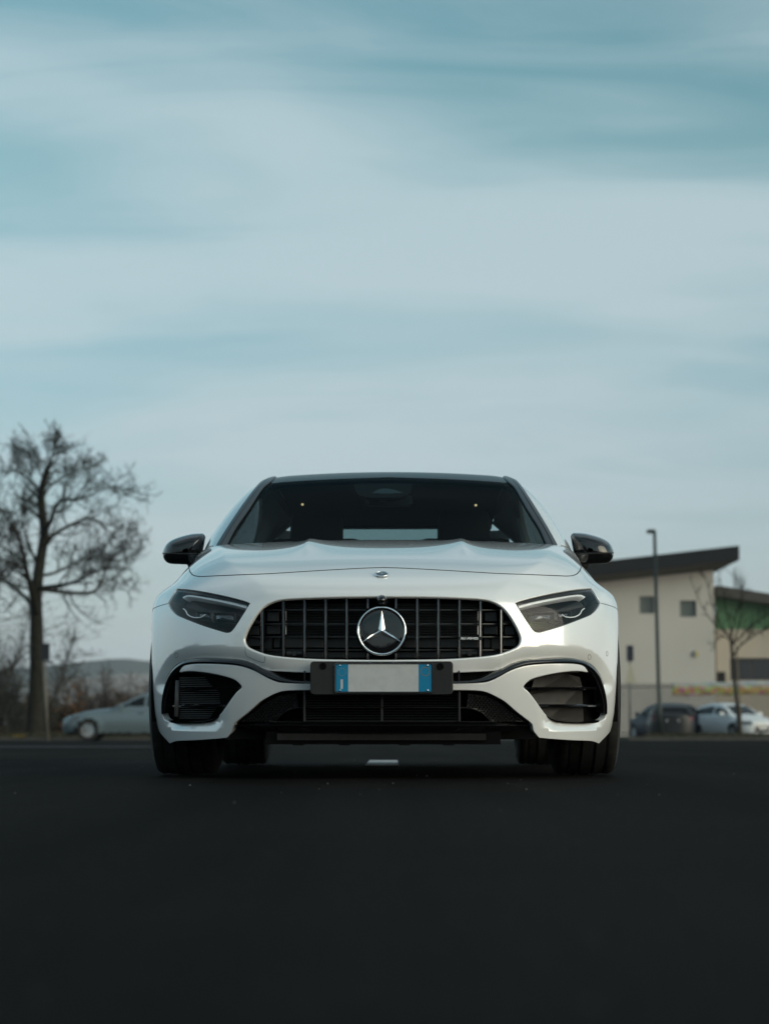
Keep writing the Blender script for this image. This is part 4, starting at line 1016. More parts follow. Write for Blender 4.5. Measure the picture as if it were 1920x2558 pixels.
MB().grid(sp2).build('roof_spoiler', M_GLOSSB, CAR, smooth=True)
# cabin
cb = MB(); cb.box((0, 1.42, 0.80), (1.36, 0.50, 0.20)); cb.box((0, 2.6, 0.40), (1.45, 2.4, 0.08)); cb.box((0, 1.30, 0.885), (1.25, 0.25, 0.03)); cb.build('dashboard', M_CABIN, CAR, bevel=0.03)
hl_ = [[from_top([(x, y)], G_house)[0]-np.array([0, 0, 0.035]) for x in np.linspace(-0.54, 0.54, 9)] for y in np.linspace(2.06, 3.80, 14)]
MB().grid(hl_).build('headliner', mat('headliner_grey', (0.009, 0.010, 0.011), rough=0.9), CAR, smooth=True)
M_SEAT = mat('seat_black', (0.018, 0.017, 0.017), rough=0.65)
for sg in (1, -1):
    st = MB(); st.box((sg*0.36, 2.55, 0.80), (0.46, 0.16, 0.62), rx=R(-16)); st.box((sg*0.36, 2.30, 0.50), (0.48, 0.52, 0.16)); st.box((sg*0.36, 2.645, 1.155), (0.26, 0.10, 0.20), rx=R(-10)); st.build('front_seat', M_SEAT, CAR, angle=1.0, bevel=0.05)
MB().box((0, 3.42, 0.72), (1.22, 0.16, 0.55), rx=R(-18)).build('rear_seat', M_SEAT, CAR, angle=1.0, bevel=0.05)
for x in (-0.36, 0.36): MB().box((x, 3.52, 1.03), (0.24, 0.08, 0.13)).build('rear_headrest', M_SEAT, CAR, angle=1.0, bevel=0.03)
t = np.linspace(0, 2*math.pi, 33); sw = np.stack([0.36+0.185*np.cos(t), 1.86+0.185*np.sin(t)*0.42, 0.87+0.185*np.sin(t)*0.9], 1); MB().tube(sw, 0.015, 8, cap=False).build('steering_wheel', M_CABIN, CAR, smooth=True)
# sensor housing and mirror behind the screen
def ws_in(px, d): 
    P = from_px(px, G_house); return P-grad(G_house, P)*d
sh = dense([[(884,1202),(1030,1202)],[(1030,1202),(1027,1218),(1019,1230),(995,1236),(957,1237.5),(920,1236),(895,1230),(886,1216),(884,1202)]]); sh = resample(sh, 5)[:-1]
c = sh.mean(0); V, F = strips([ws_in(sh, 0.010), ws_in(c+(sh-c)*0.9, 0.03)]); n_ = len(sh); F += [tuple(range(n_)), tuple(range(n_, 2*n_))]; SH = smooth_obj('sensor_housing', V, F, mat('sensor_housing_black', (0.006, 0.006, 0.007), rough=0.75, spec=0.12), CAR, 0.5)
cr_ = dense([[(928,1226.5),(945,1218),(962,1215.5),(985,1219),(1006,1226)],[(1006,1226),(967,1228),(928,1226.5)]]); P = ws_in(cr_[:-1], 0.009); MB().add(P, [tuple(range(len(P)))]).build('sensor_window', mat('sensor_window_grey', (0.06, 0.08, 0.085), rough=0.5, spec=0.2), SH)
rm_ = rrect(911, 1030, 1238, 1265, 8); P = plane(rm_, 2.02); P2 = plane(rm_, 2.06); cpt = plane(rm_.mean(0)+(rm_-rm_.mean(0))*0.85, 1.985)
V, F = strips([P2, P, cpt]); F += [tuple(range(2*len(rm_), 3*len(rm_))), tuple(range(len(rm_)))]
RVM = smooth_obj('rear_view_mirror', V, F, M_SATB, CAR, 0.6)
a = plane([(957, 1236)], 1.97)[0]; MB().box(a+np.array([0, 0.02, -0.012]), (0.036, 0.05, 0.034)).build('mirror_mount', M_SATB, RVM, bevel=0.004)

for px in ((755, 1260), (1188, 1262)):                      # lit reading lamps under the headliner
    c = plane([px], 2.45)[0]; MB().lathe([(0, -0.004), (0.0048, -0.002), (0.006, 0.003)], 14, 'Y', c).build('reading_lamp', mat('lamp_glow', (0.9, 0.7, 0.4), emit=(1.0, 0.72, 0.35), es=0.9), CAR, smooth=True)
# ------------------------------------------------------------------ ground
def nodes_mat(name):
    m = bpy.data.materials.new(name); m.use_nodes = True; return m, m.node_tree, m.node_tree.nodes['Principled BSDF']
def asphalt(name, c0, c1, grain=1.0):
    m, t, b = nodes_mat(name); tcn = t.nodes.new('ShaderNodeTexCoord'); k = t.links.new
    def noise(sc, det=5, rough=0.6, dist=0.0, stretch=None):
        n = t.nodes.new('ShaderNodeTexNoise'); n.inputs['Scale'].default_value = sc; n.inputs['Detail'].default_value = det; n.inputs['Roughness'].default_value = rough; n.inputs['Distortion'].default_value = dist
        if stretch:
            mp_ = t.nodes.new('ShaderNodeMapping'); mp_.inputs['Scale'].default_value = stretch; k(tcn.outputs['Object'], mp_.inputs[0]); k(mp_.outputs[0], n.inputs['Vector'])
        else: k(tcn.outputs['Object'], n.inputs['Vector'])
        return n.outputs['Fac']
    def ramp(f, p0, p1, a, d):
        r = t.nodes.new('ShaderNodeValToRGB'); r.color_ramp.elements[0].position = p0; r.color_ramp.elements[1].position = p1; r.color_ramp.elements[0].color = (*a, 1); r.color_ramp.elements[1].color = (*d, 1); k(f, r.inputs[0]); return r.outputs[0]
    def mix(f, a, d, bl='MIX'):
        n = t.nodes.new('ShaderNodeMix'); n.data_type = 'RGBA'; n.blend_type = bl
        if isinstance(f, float): n.inputs[0].default_value = f
        else: k(f, n.inputs[0])
        k(a, n.inputs[6]); k(d, n.inputs[7]); return n.outputs[2]
    base = ramp(noise(0.35, 6, 0.55, 0.6), 0.35, 0.7, c0, c1)
    patch = ramp(noise(1.1, 4, 0.55, 0.2, (1.6, 0.06, 1)), 0.38, 0.66, (1.25, 1.25, 1.25), (0.62, 0.62, 0.62))
    v = t.nodes.new('ShaderNodeTexVoronoi'); v.inputs['Scale'].default_value = 140*grain; k(tcn.outputs['Object'], v.inputs['Vector'])
    st = ramp(v.outputs['Color'], 0.2, 0.9, (0.72, 0.72, 0.72), (1.35, 1.33, 1.3))
    c = mix(1.0, mix(1.0, base, patch, 'MULTIPLY'), st, 'MULTIPLY')
    sp_ = ramp(noise(55, 2, 0.5), 0.735, 0.77, (0, 0, 0), (1, 1, 1)); lt = t.nodes.new('ShaderNodeRGB'); lt.outputs[0].default_value = (0.14, 0.135, 0.13, 1)
    k(mix(sp_, c, lt.outputs[0]), b.inputs['Base Color'])
    b.inputs['Roughness'].default_value = 0.74; b.inputs['Specular IOR Level'].default_value = 0.012
    bp1 = t.nodes.new('ShaderNodeBump'); bp1.inputs['Strength'].default_value = 0.6; bp1.inputs['Distance'].default_value = 0.004; k(v.outputs['Distance'], bp1.inputs['Height'])
    bp2 = t.nodes.new('ShaderNodeBump'); bp2.inputs['Strength'].default_value = 0.35; bp2.inputs['Distance'].default_value = 0.02; k(noise(4, 5), bp2.inputs['Height']); k(bp1.outputs[0], bp2.inputs['Normal']); k(bp2.outputs[0], b.inputs['Normal'])
    return m
def sheet(name, x0, x1, y0, y1, z, m, th=None):
    mb = MB()
    if th: mb.box(((x0+x1)/2, (y0+y1)/2, z-th/2), (x1-x0, y1-y0, th))
    else: mb.add([(x0, y0, z), (x1, y0, z), (x1, y1, z), (x0, y1, z)], [(0, 1, 2, 3)])
    return tag(mb.build(name, m), kind='structure')
sheet('ground', -2500, 2500, -2500, 4500, -0.006, mat('dry_earth', (0.045, 0.040, 0.032), 0.95, noise=(0.4, (0.06, 0.055, 0.035), 0.35, 0.7)))
road = sheet('car_park', -60, 60, -55, 74, 0.0, asphalt('asphalt', (0.0080, 0.0073, 0.0069), (0.0130, 0.0120, 0.0114)))
M_LINEP = mat('road_paint', (0.42, 0.42, 0.41), 0.7, noise=(14, (0.22, 0.22, 0.215), 0.45, 0.72))
dash = MB().add([(-0.10, 10.25, 0.004), (0.072, 10.25, 0.004), (0.080, 12.5, 0.004), (-0.092, 12.5, 0.004)], [(0, 1, 2, 3)]).build('lane_dash', M_LINEP); tag(dash, kind='structure')
M_LINEF = mat('worn_road_paint', (0.10, 0.10, 0.098), 0.8, noise=(5, (0.05, 0.05, 0.05), 0.4, 0.6))
sheet('worn_line', -26, -2.2, 27.0, 28.2, 0.004, M_LINEF)
M_KERB = mat('kerb_concrete', (0.075, 0.072, 0.066), 0.9, noise=(6, (0.05, 0.05, 0.045), 0.4, 0.7))
sheet('kerb', 8, 60, 66.0, 66.3, 0.12, M_KERB, 0.13)
sheet('kerb', -60, -5.5, 64.6, 64.9, 0.10, M_KERB, 0.11)
M_VERGE = mat('verge_soil', (0.03, 0.034, 0.016), 0.95, noise=(3, (0.06, 0.045, 0.025), 0.4, 0.65))
sheet('verge', 8, 60, 66.3, 70.5, 0.11, M_VERGE, 0.12)
sheet('verge', -60, -5.5, 64.9, 110, 0.09, M_VERGE, 0.10)
sheet('parking_strip', 8, 60, 74.004, 99, 0.0, mat('old_asphalt', (0.05, 0.046, 0.04), 0.9, noise=(0.8, (0.08, 0.07, 0.06), 0.4, 0.7)))
def at(px, py, D):
    """point on the pixel's ray at distance D along the ground"""
    u = (px-960)/FPX; v = (1279-py)/FPX; dy = _cp-v*_sp; t = D/dy
    return Vector((u*t, D, CAM_H+(_sp+v*_cp)*t))

# short grass tufts on the verges
def tufts(name, x0, x1, y0, y1, z, n, h, m, seed, label):
    rnd = random.Random(seed); V = []; F = []
    for i in range(n):
        x, y = rnd.uniform(x0, x1), rnd.uniform(y0, y1); a = rnd.uniform(0, 6.28); hh = h*rnd.uniform(0.4, 1.2); w_ = 0.02*rnd.uniform(0.6, 1.6); lx, ly = rnd.gauss(0, hh*0.4), rnd.gauss(0, hh*0.4)
        b = len(V); V += [(x-w_*math.cos(a), y-w_*math.sin(a), z), (x+w_*math.cos(a), y+w_*math.sin(a), z), (x+lx, y+ly, z+hh)]; F.append((b, b+1, b+2))
    o = MB().add(V, F).build(name, m); return tag(o, label, 'grass', kind='stuff')
M_GRASS = mat('winter_grass', (0.026, 0.030, 0.013), 0.9, noise=(2, (0.055, 0.043, 0.022), 0.4, 0.65))
tufts('verge_grass', 9, 30, 66.4, 70.4, 0.11, 9000, 0.16, M_GRASS, 3, 'rough winter grass on the verge in front of the parked cars')
tufts('verge_grass', -26, -6, 65.0, 76, 0.09, 9000, 0.22, M_GRASS, 4, 'rough winter grass around the big bare tree')
rnd = random.Random(8)
M_LEAF = mat('yellow_leaf', (0.36, 0.24, 0.03), 0.8)
for i in range(9):
    p = at(rnd.choice((44, 60))+rnd.gauss(0, 7), 1846+rnd.uniform(-2, 5), 64.75); mb = MB(); s_ = rnd.uniform(0.05, 0.10); a = rnd.uniform(0, 6)
    mb.add([(s_*math.cos(a+q)*r_, s_*math.sin(a+q)*r_, 0.03+0.05*(j % 2)) for j, (q, r_) in enumerate(((0, 1), (0.9, 0.7), (1.9, 1), (3.1, 0.8), (4.2, 1), (5.2, 0.7)))]+[(0, 0, 0.0)], [(j, (j+1) % 6, 6) for j in range(6)])
    o = mb.build('fallen_leaf', M_LEAF); o.location = (p.x, 64.75+rnd.uniform(-0.1, 0.1), 0.10); tag(o, 'curled yellow leaf on the kerb by the bare tree', 'leaf', 'yellow leaves on the kerb')

# ------------------------------------------------------------------ hills
def hills(name, D, pts, m, depth):
    prof = spl(pts, 8); V = []
    for px, py in prof: p = at(px, py, D); V += [(p.x, D, -2.0), (p.x, D, p.z), (p.x, D+depth, p.z*1.03+2), (p.x, D+depth*1.6, -2)]
    n = len(prof); F = [(i*4+j, (i+1)*4+j, (i+1)*4+j+1, i*4+j+1) for i in range(n-1) for j in range(3)]
    return tag(MB().add(V, F).build(name, m, smooth=True), kind='structure')
M_HILL = mat('haze_tinted_hill', (0.075, 0.092, 0.10), 0.95, noise=(0.006, (0.13, 0.15, 0.155), 0.4, 0.65))  # bluish base: distance haze put into the hill colour, besides the air volume
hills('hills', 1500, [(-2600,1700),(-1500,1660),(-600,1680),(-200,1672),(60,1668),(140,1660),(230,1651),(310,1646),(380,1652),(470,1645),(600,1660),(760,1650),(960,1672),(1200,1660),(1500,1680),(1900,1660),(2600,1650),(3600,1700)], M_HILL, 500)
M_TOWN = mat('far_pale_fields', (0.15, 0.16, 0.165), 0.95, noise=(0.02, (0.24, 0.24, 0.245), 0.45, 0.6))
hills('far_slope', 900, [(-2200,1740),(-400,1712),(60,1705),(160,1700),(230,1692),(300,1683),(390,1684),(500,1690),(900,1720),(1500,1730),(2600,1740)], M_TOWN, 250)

# ------------------------------------------------------------------ trees and shrubs
M_BARK = mat('bark', (0.018, 0.017, 0.014), 0.95, spec=0.1, noise=(5, (0.034, 0.033, 0.024), 0.35, 0.7), bump=(18, 0.6, 0.02))
M_TWIG = mat('twig', (0.024, 0.021, 0.018), 0.95, spec=0.1)
class Branches:
    def __init__(s, seed): s.rnd = random.Random(seed); s.limbs = MB(); s.tw = MB(); s.nt = 0
    def limb(s, pts, r0, r1, n=7, mb=None):
        pts = [Vector(p) for p in spl([tuple(p) for p in pts], 4)] if len(pts) > 2 else [Vector(p) for p in pts]
        k = len(pts); rr = [r0+(r1-r0)*i/(k-1) for i in range(k)]
        (mb or s.limbs).tube(pts, rr, n); return pts, rr
    def sprout(s, pts, rr, count, length, lev, up=0.25, droop=0.0, start=0.25):
        r = s.rnd
        for i in range(count):
            f = start+(1-start)*(i+r.random())/count; j = min(int(f*(len(pts)-1)), len(pts)-2); p = pts[j].lerp(pts[j+1], r.random()); d0 = (pts[j+1]-pts[j]).normalized()
            side = d0.orthogonal().normalized(); side.rotate(Quaternion(d0, r.uniform(0, 6.28)))
            d = (d0*r.uniform(0.3, 0.8)+side*r.uniform(0.55, 1.0)+Vector((0, 0, up))).normalized(); ln = length*r.uniform(0.55, 1.25)*(1-0.35*f)
            q = [p]; steps = 4 if lev > 0 else 3
            for t in range(steps):
                d = (d+Vector((r.gauss(0, .22), r.gauss(0, .22), r.gauss(0, .18)+0.06-droop*t*0.3))).normalized(); q.append(q[-1]+d*ln/steps)
            ra = max(rr[j]*0.45, 0.010) if lev > 1 else (0.011 if lev == 1 else 0.0065)
            if lev > 1: P, Q = s.limb(q, ra, 0.012, 5)
            else:
                s.tw.tube(q, [ra*(1-0.6*t/len(q)) for t in range(len(q))], 3, cap=False); P, Q = [Vector(v) for v in q], [ra]*len(q); s.nt += 1
            if lev > 0: s.sprout(P, Q, {3: 7, 2: 7, 1: 6}.get(lev, 5), ln*0.55, lev-1, up*0.8, droop, 0.2)
TD = 68.0
def TP(px, py, dd=0.0): p = at(px, py, TD+dd); return p
tree = empty('bare_tree', at(89, 1849, TD)); base = tree.location.copy(); base.z = 0.09; tree.location = base
tag(tree, 'tall leafless tree with thick trunk and spreading twiggy crown behind the dark box sign', 'tree')
br = Branches(11)
tr_px = [(88,1852,0),(89,1780,0),(92,1700,0),(92,1620,0),(91,1560,0),(90,1506,0),(95,1440,0.1),(104,1380,0.2),(111,1332,0.2),(104,1270,0.1),(103,1234,0),(110,1200,-0.2),(118,1170,-0.3)]
T0, Rr = br.limb([TP(*p)-base for p in tr_px], 0.33, 0.08, 10)
k_ = len(T0); br.limbs = MB(); rr0 = [0.36-0.10*min(1, i/(k_*0.10)) if i < k_*0.10 else 0.26-0.17*((i/k_-0.10)/0.9) for i in range(k_)]; br.limbs.tube(T0, rr0, 10)
trunk_mb = br.limbs; br.limbs = MB()
limbs = [([(91,1540,0),(80,1480,-1),(66,1425,-1.6),(50,1351,-2.2),(28,1310,-2.6),(8,1280,-3)], 0.16),
 ([(92,1500,0),(100,1478,1),(117,1474,2),(175,1481,2.5),(233,1479,3),(252,1450,3.2),(264,1421,3.2),(280,1390,3.4),(296,1360,3.5)], 0.13),
 ([(96,1470,0),(130,1465,-0.8),(180,1456,-1.5),(225,1436,-2.2),(270,1418,-2.8),(330,1424,-3.4)], 0.10),
 ([(108,1360,0),(125,1342,0.5),(175,1312,1.2),(225,1294,1.8),(262,1318,2.2),(300,1352,2.4)], 0.11),
 ([(108,1330,0),(128,1300,-1),(140,1262,-1.6),(165,1248,-2.0),(202,1246,-2.4),(249,1226,-2.9),(290,1212,-3.2)], 0.11),
 ([(104,1250,0),(125,1215,1),(160,1190,1.6),(195,1176,2.0),(222,1168,2.2)], 0.07),
 ([(103,1240,0),(85,1210,1.2),(62,1190,1.8),(40,1175,2.2),(15,1165,2.6)], 0.07),
 ([(118,1170,-0.3),(126,1150,-0.4),(134,1130,-0.6),(146,1112,-0.6)], 0.05),
 ([(110,1200,-0.2),(96,1172,0.8),(80,1148,1.2),(70,1128,1.4)], 0.05),
 ([(90,1520,0),(60,1490,2),(25,1462,3),(-15,1440,4),(-60,1425,4.5)], 0.11),
 ([(66,1425,-1.6),(40,1410,-3),(5,1400,-4),(-40,1390,-5)], 0.07),
 ([(98,1420,0),(80,1380,2.2),(66,1340,3.0),(58,1305,3.6),(55,1270,4)], 0.09),
 ([(95,1440,0),(140,1430,3),(190,1405,4),(240,1395,4.6),(290,1400,5)], 0.08)]
for pl, r_ in limbs:
    P, Q = br.limb([TP(*p)-base for p in pl], r_*.78, 0.016, 7)
    hi_ = 1.0 if pl[-1][1] > 1200 else 0.62
    br.sprout(P, Q, 14, 1.8*hi_, 2, 0.22, 0.14, 0.22)
    br.sprout(P[-4:], Q[-4:], 3, 1.7*hi_, 2, 0.22, 0.14, 0.1)
P, Q = T0[int(k_*0.55):], rr0[int(k_*0.55):]; br.sprout(P, Q, 9, 1.2, 2, 0.2, 0.05, 0.1)
tk = trunk_mb.build('trunk', M_BARK, tree, smooth=True); cw = br.limbs.build('crown', M_BARK, tree, smooth=True); tw = br.tw.build('twigs', M_TWIG, cw, smooth=False); tw['kind'] = 'stuff'
print('twigs', br.nt)

def shrub(loc, w_, h, d_, seed, n, m, label, name='bare_shrub', leafm=None, leaves=0, stems=14, group=None, cat='shrub'):
    rnd = random.Random(seed); root = empty(name, loc); tag(root, label, cat, group)
    st = MB(); tw = MB(); lf = MB(); tips = []
    for i in range(stems):
        p = Vector((rnd.uniform(-w_, w_)*0.42, rnd.uniform(-d_, d_)*0.4, 0)); q = [p]; dr = Vector((rnd.gauss(0, .25), rnd.gauss(0, .25), 1)).normalized(); ln = h*rnd.uniform(0.55, 1.0)
        for t in range(5): dr = (dr+Vector((rnd.gauss(0, .16), rnd.gauss(0, .16), 0.05))).normalized(); q.append(q[-1]+dr*ln/5)
        st.tube(q, [0.035, 0.028, 0.022, 0.016, 0.012, 0.008], 4); tips.append(q)
    for i in range(n):
        q0 = rnd.choice(tips); j = rnd.randrange(1, 5); p = q0[j].lerp(q0[j+1], rnd.random()); dr = Vector((rnd.gauss(0, 1), rnd.gauss(0, 1), rnd.gauss(0.5, .7))).normalized(); ln = h*rnd.uniform(0.10, 0.32)
        a = p+dr*ln*0.5+Vector((rnd.gauss(0, .04), rnd.gauss(0, .04), rnd.gauss(0, .04))); e = a+(dr+Vector((rnd.gauss(0, .4), rnd.gauss(0, .4), rnd.gauss(0, .4)))).normalized()*ln*0.5
        tw.tube([p, a, e], [0.010, 0.007, 0.004], 3, cap=False)
        if leaves and rnd.random() < leaves:
            for _ in range(3):
                c = p.lerp(e, rnd.random())+Vector((rnd.gauss(0, .06),)*3); u = Vector((rnd.gauss(0, 1), rnd.gauss(0, 1), rnd.gauss(0, 1))).normalized(); v = u.orthogonal().normalized(); s_ = rnd.uniform(0.03, 0.075)
                lf.add([c-u*s_, c+v*s_*0.6, c+u*s_, c-v*s_*0.6], [(0, 1, 2, 3)])
    so = st.build('stem', m, root); tag(tw.build('twigs', m, root), kind='stuff')
    if leaves: tag(lf.build('leaves', leafm, root), kind='stuff')
    return root
M_BRUSH = mat('bramble_brown', (0.032, 0.024, 0.021), 0.95); M_BRUSH2 = mat('bramble_dark', (0.020, 0.020, 0.019), 0.95)
M_DEAD = mat('dead_leaf', (0.10, 0.055, 0.028), 0.9, noise=(3, (0.16, 0.085, 0.04), 0.4, 0.6)); M_DGREEN = mat('dull_evergreen', (0.028, 0.032, 0.022), 0.9)
def gl(px, D): p = at(px, 1838, D); return (p.x, D, 0.08)
shr = [(20, 72, 3.6, 2.0, 5, 900, M_BRUSH2, 'low dark bramble thicket on the far side of the big trunk', M_DGREEN, .5), (150, 74, 2.6, 1.9, 6, 800, M_BRUSH, 'brown bramble with rusty dead leaves just behind the pale sign post', M_DEAD, .7),
 (205, 80, 2.4, 3.0, 7, 600, M_BRUSH, 'tall thin brown shrub rising behind the silver car bonnet', None, 0), (262, 86, 2.8, 2.3, 8, 800, M_BRUSH2, 'dense dark thicket above the silver car windscreen', M_DEAD, .35), (325, 84, 3.0, 2.9, 9, 800, M_BRUSH, 'dark reddish shrub with upright twigs above the silver car roof', M_DEAD, .3),
 (395, 88, 3.0, 2.6, 10, 500, M_BRUSH2, 'dark shrub half hidden by the white hatchback, beyond the silver car', None, 0), (-60, 70, 4.0, 2.4, 12, 700, M_BRUSH2, 'dark bramble at the outer end of the verge thicket', M_DGREEN, .4)]
for px, D, w_, h, sd_, n, m_, lab, lm, lv in shr: shrub(gl(px, D), w_, h, 1.6, sd_, n, m_, lab, 'bramble_shrub', lm, lv, 16)
# dense low undergrowth that closes the hedge
rnd = random.Random(21); mb = MB()
for i in range(9000):
    px = rnd.uniform(-120, 520); D = rnd.uniform(76, 92); p = at(px, 1838, D); hmax = 1.25+0.45*math.sin(px*0.021)+0.3*math.sin(px*0.067+1); z = rnd.uniform(0, max(hmax, .4)); u = Vector((rnd.gauss(0, 1), rnd.gauss(0, 1), rnd.gauss(0, 1))).normalized(); v = u.orthogonal().normalized(); s_ = rnd.uniform(.06, .16)
    c = Vector((p.x, D, z+.1)); mb.add([c-u*s_, c+v*s_*.5, c+u*s_, c-v*s_*.5], [(0, 1, 2, 3)])
tag(mb.build('undergrowth', mat('undergrowth_brown', (0.030, 0.024, 0.019), .95, noise=(0.5, (0.055, 0.036, 0.024), .4, .65))), 'tangled brown undergrowth filling the hedge behind the silver car', 'undergrowth', kind='stuff')
# smaller leafy tree at the edge of the frame
sm = shrub(gl(8, 78), 3.2, 6.2, 2.6, 31, 1300, M_BRUSH, 'slender tree with sparse dry leaves just behind the big bare tree', 'slender_tree', mat('sparse_leaf', (0.05, 0.048, 0.03), .9), .8, 9, cat='tree')

# ------------------------------------------------------------------ box sign on the pale post (left)
SG = empty('box_sign', (at(120, 1842, 60).x, 60, 0)); tag(SG, 'dark rectangular box sign on a thin pale post beside the big bare tree', 'sign')
a = at(109, 1652, 60); MB().tube([(0, 0, 0), (a.x-SG.location.x, 0, a.z)], 0.045, 10).build('post', mat('pale_post', (0.15, 0.14, 0.12), .7, noise=(9, (0.09, 0.085, 0.075), .4, .7)), SG, smooth=True)
b = at(113.5, 1629, 60); mbx = MB().box((b.x-SG.location.x, 0, b.z), (0.235, 0.16, 0.52)).build('box_panel', mat('sign_back_dark', (0.012, 0.014, 0.020), .5), SG, bevel=0.01)
c = at(120, 1654, 60); MB().box((c.x-SG.location.x, 0, c.z), (0.30, 0.04, 0.05)).build('bracket', M_SATB, SG)

# ------------------------------------------------------------------ lamp post (right)
LPD = 76.0; lp0 = at(1645.5, 1757, LPD); lp1 = at(1634, 1328, LPD); dirv = (lp1-lp0); foot = lp0-dirv*(lp0.z/dirv.z)
LAMP = empty('lamp_post', foot); tag(LAMP, 'tall dark green lamp post with a short arm to one side', 'lamp post')
M_POST = mat('dark_green_steel', (0.020, 0.030, 0.028), .45, metal=.3)
MB().tube([Vector((0, 0, 0)), (lp1-foot)*0.15, (lp1-foot)*0.16, lp1-foot], [0.105, 0.10, 0.078, 0.062], 14).build('post', M_POST, LAMP, smooth=True)
tp = lp1-foot; MB().tube([tp+Vector((0.04, 0, -0.02)), tp+Vector((-0.10, 0, 0.03))], 0.05, 10).build('arm', M_POST, LAMP, smooth=True)
MB().box(tp+Vector((-0.14, -0.05, 0.0)), (0.30, 0.42, 0.13)).build('lamp_head', M_POST, LAMP, bevel=0.03)
# traffic sign seen from behind
SD = 70.0; SN = empty('traffic_sign', (at(1573, 1790, SD).x, SD, 0)); tag(SN, 'sign post carrying a small dark panel above a pale triangular plate', 'sign')
px_ = lambda x, y: at(x, y, SD)-Vector((SN.location.x, SD, 0))
MB().tube([(0, 0, 0), px_(1573, 1612)], 0.032, 10).build('post', mat('grey_post', (0.10, 0.115, 0.12), .5, metal=.6), SN, smooth=True)
MB().box(px_(1573, 1632), (0.235, 0.10, 0.54)).build('panel', mat('sign_back_blue', (0.010, 0.014, 0.030), .5), SN, bevel=.012)
tri = [px_(1573, 1655), px_(1589, 1706), px_(1561, 1706)]; MB().prism([(p.x, p.z) for p in tri], -0.05, -0.035).build('triangle_plate', mat('sign_plate_cream', (0.42, 0.39, 0.30), .6), SN)

# ------------------------------------------------------------------ school-like building (right)
BD = 104.0
BP = lambda x, y, D=BD: at(x, y, D)
BL = empty('gabled_hall', (BP(1650, 1838).x, BD, 0)); tag(BL, 'cream hall with a dark mono-pitch roof and two glass-block windows', 'building')
o3 = lambda p: p-Vector((BL.location.x, BD, 0))
M_WALL = mat('cream_render', (0.54, 0.505, 0.465), .9, noise=(0.25, (0.48, 0.45, 0.415), .35, .7), bump=(14, .25, .01))
M_FASC = mat('dark_fascia', (0.018, 0.019, 0.021), .7, spec=.2); M_SOFF = mat('soffit', (0.13, 0.12, 0.10), .8)
xl, xr = o3(BP(1300, 1838)).x, o3(BP(1789, 1838)).x; zl, zr = BP(1300, 1475).z, BP(1789, 1424.6).z
wins = [(1596.6, 1633.5, 1489.5, 1533), (1697.5, 1739, 1500.5, 1541.5)]
W_ = [(o3(BP(a, c)).x, o3(BP(b, d)).x, BP(b, d).z, BP(a, c).z) for a, b, c, d in wins]
mb = MB()
def wallquad(x0, x1, z0f, z1f): mb.add([(x0, 0, z0f(x0)), (x1, 0, z0f(x1)), (x1, 0, z1f(x1)), (x0, 0, z1f(x0))], [(0, 1, 2, 3)])
topz = lambda x: zl+(zr-zl)*(x-xl)/(xr-xl); zer = lambda x: 0.0
cuts = [xl, W_[0][0], W_[0][1], W_[1][0], W_[1][1], xr]
for i in range(5):
    a, b = cuts[i], cuts[i+1]
    if i in (1, 3):
        ww = W_[i//2]; wallquad(a, b, zer, lambda x: ww[2]); wallquad(a, b, lambda x: ww[3], topz)
        mb.add([(a, 0, ww[2]), (b, 0, ww[2]), (b, 0, ww[3]), (a, 0, ww[3]), (a, .25, ww[2]), (b, .25, ww[2]), (b, .25, ww[3]), (a, .25, ww[3])], [(0, 1, 5, 4), (1, 2, 6, 5), (2, 3, 7, 6), (3, 0, 4, 7)])
    else: wallquad(a, b, zer, topz)
dep = 14
mb.add([(xr, 0, 0), (xr, dep, 0), (xr, dep, zr), (xr, 0, zr), (xl, 0, 0), (xl, dep, 0), (xl, dep, zl), (xl, 0, zl)], [(0, 1, 2, 3), (7, 6, 5, 4), (1, 5, 6, 2)])
mb.build('wall', M_WALL, BL)
M_GB = mat('glass_block', (0.10, 0.125, 0.12), .25, noise=(4, (0.15, 0.18, 0.17), .4, .6)); M_GJ = mat('block_joint', (0.20, 0.20, 0.185), .8)
gbm = None
for ww in W_:
    wd = MB().box(((ww[0]+ww[1])/2, .24, (ww[2]+ww[3])/2), (ww[1]-ww[0], .04, ww[3]-ww[2])).build('window', M_GJ, BL)
    nx, nz = 5, 5; bw_, bh_ = (ww[1]-ww[0])/nx, (ww[3]-ww[2])/nz
    for i in range(nx):
        for j in range(nz):
            if gbm is None: g0 = MB().box((0, 0, 0), (bw_-.03, .05, bh_-.03)).build('glass_block', M_GB, wd, bevel=.01); gbm = g0.data; o = g0
            else: o = bpy.data.objects.new('glass_block', gbm); COL.objects.link(o); o.parent = wd
            o.location = (ww[0]+bw_*(i+.5), .205, ww[2]+bh_*(j+.5))
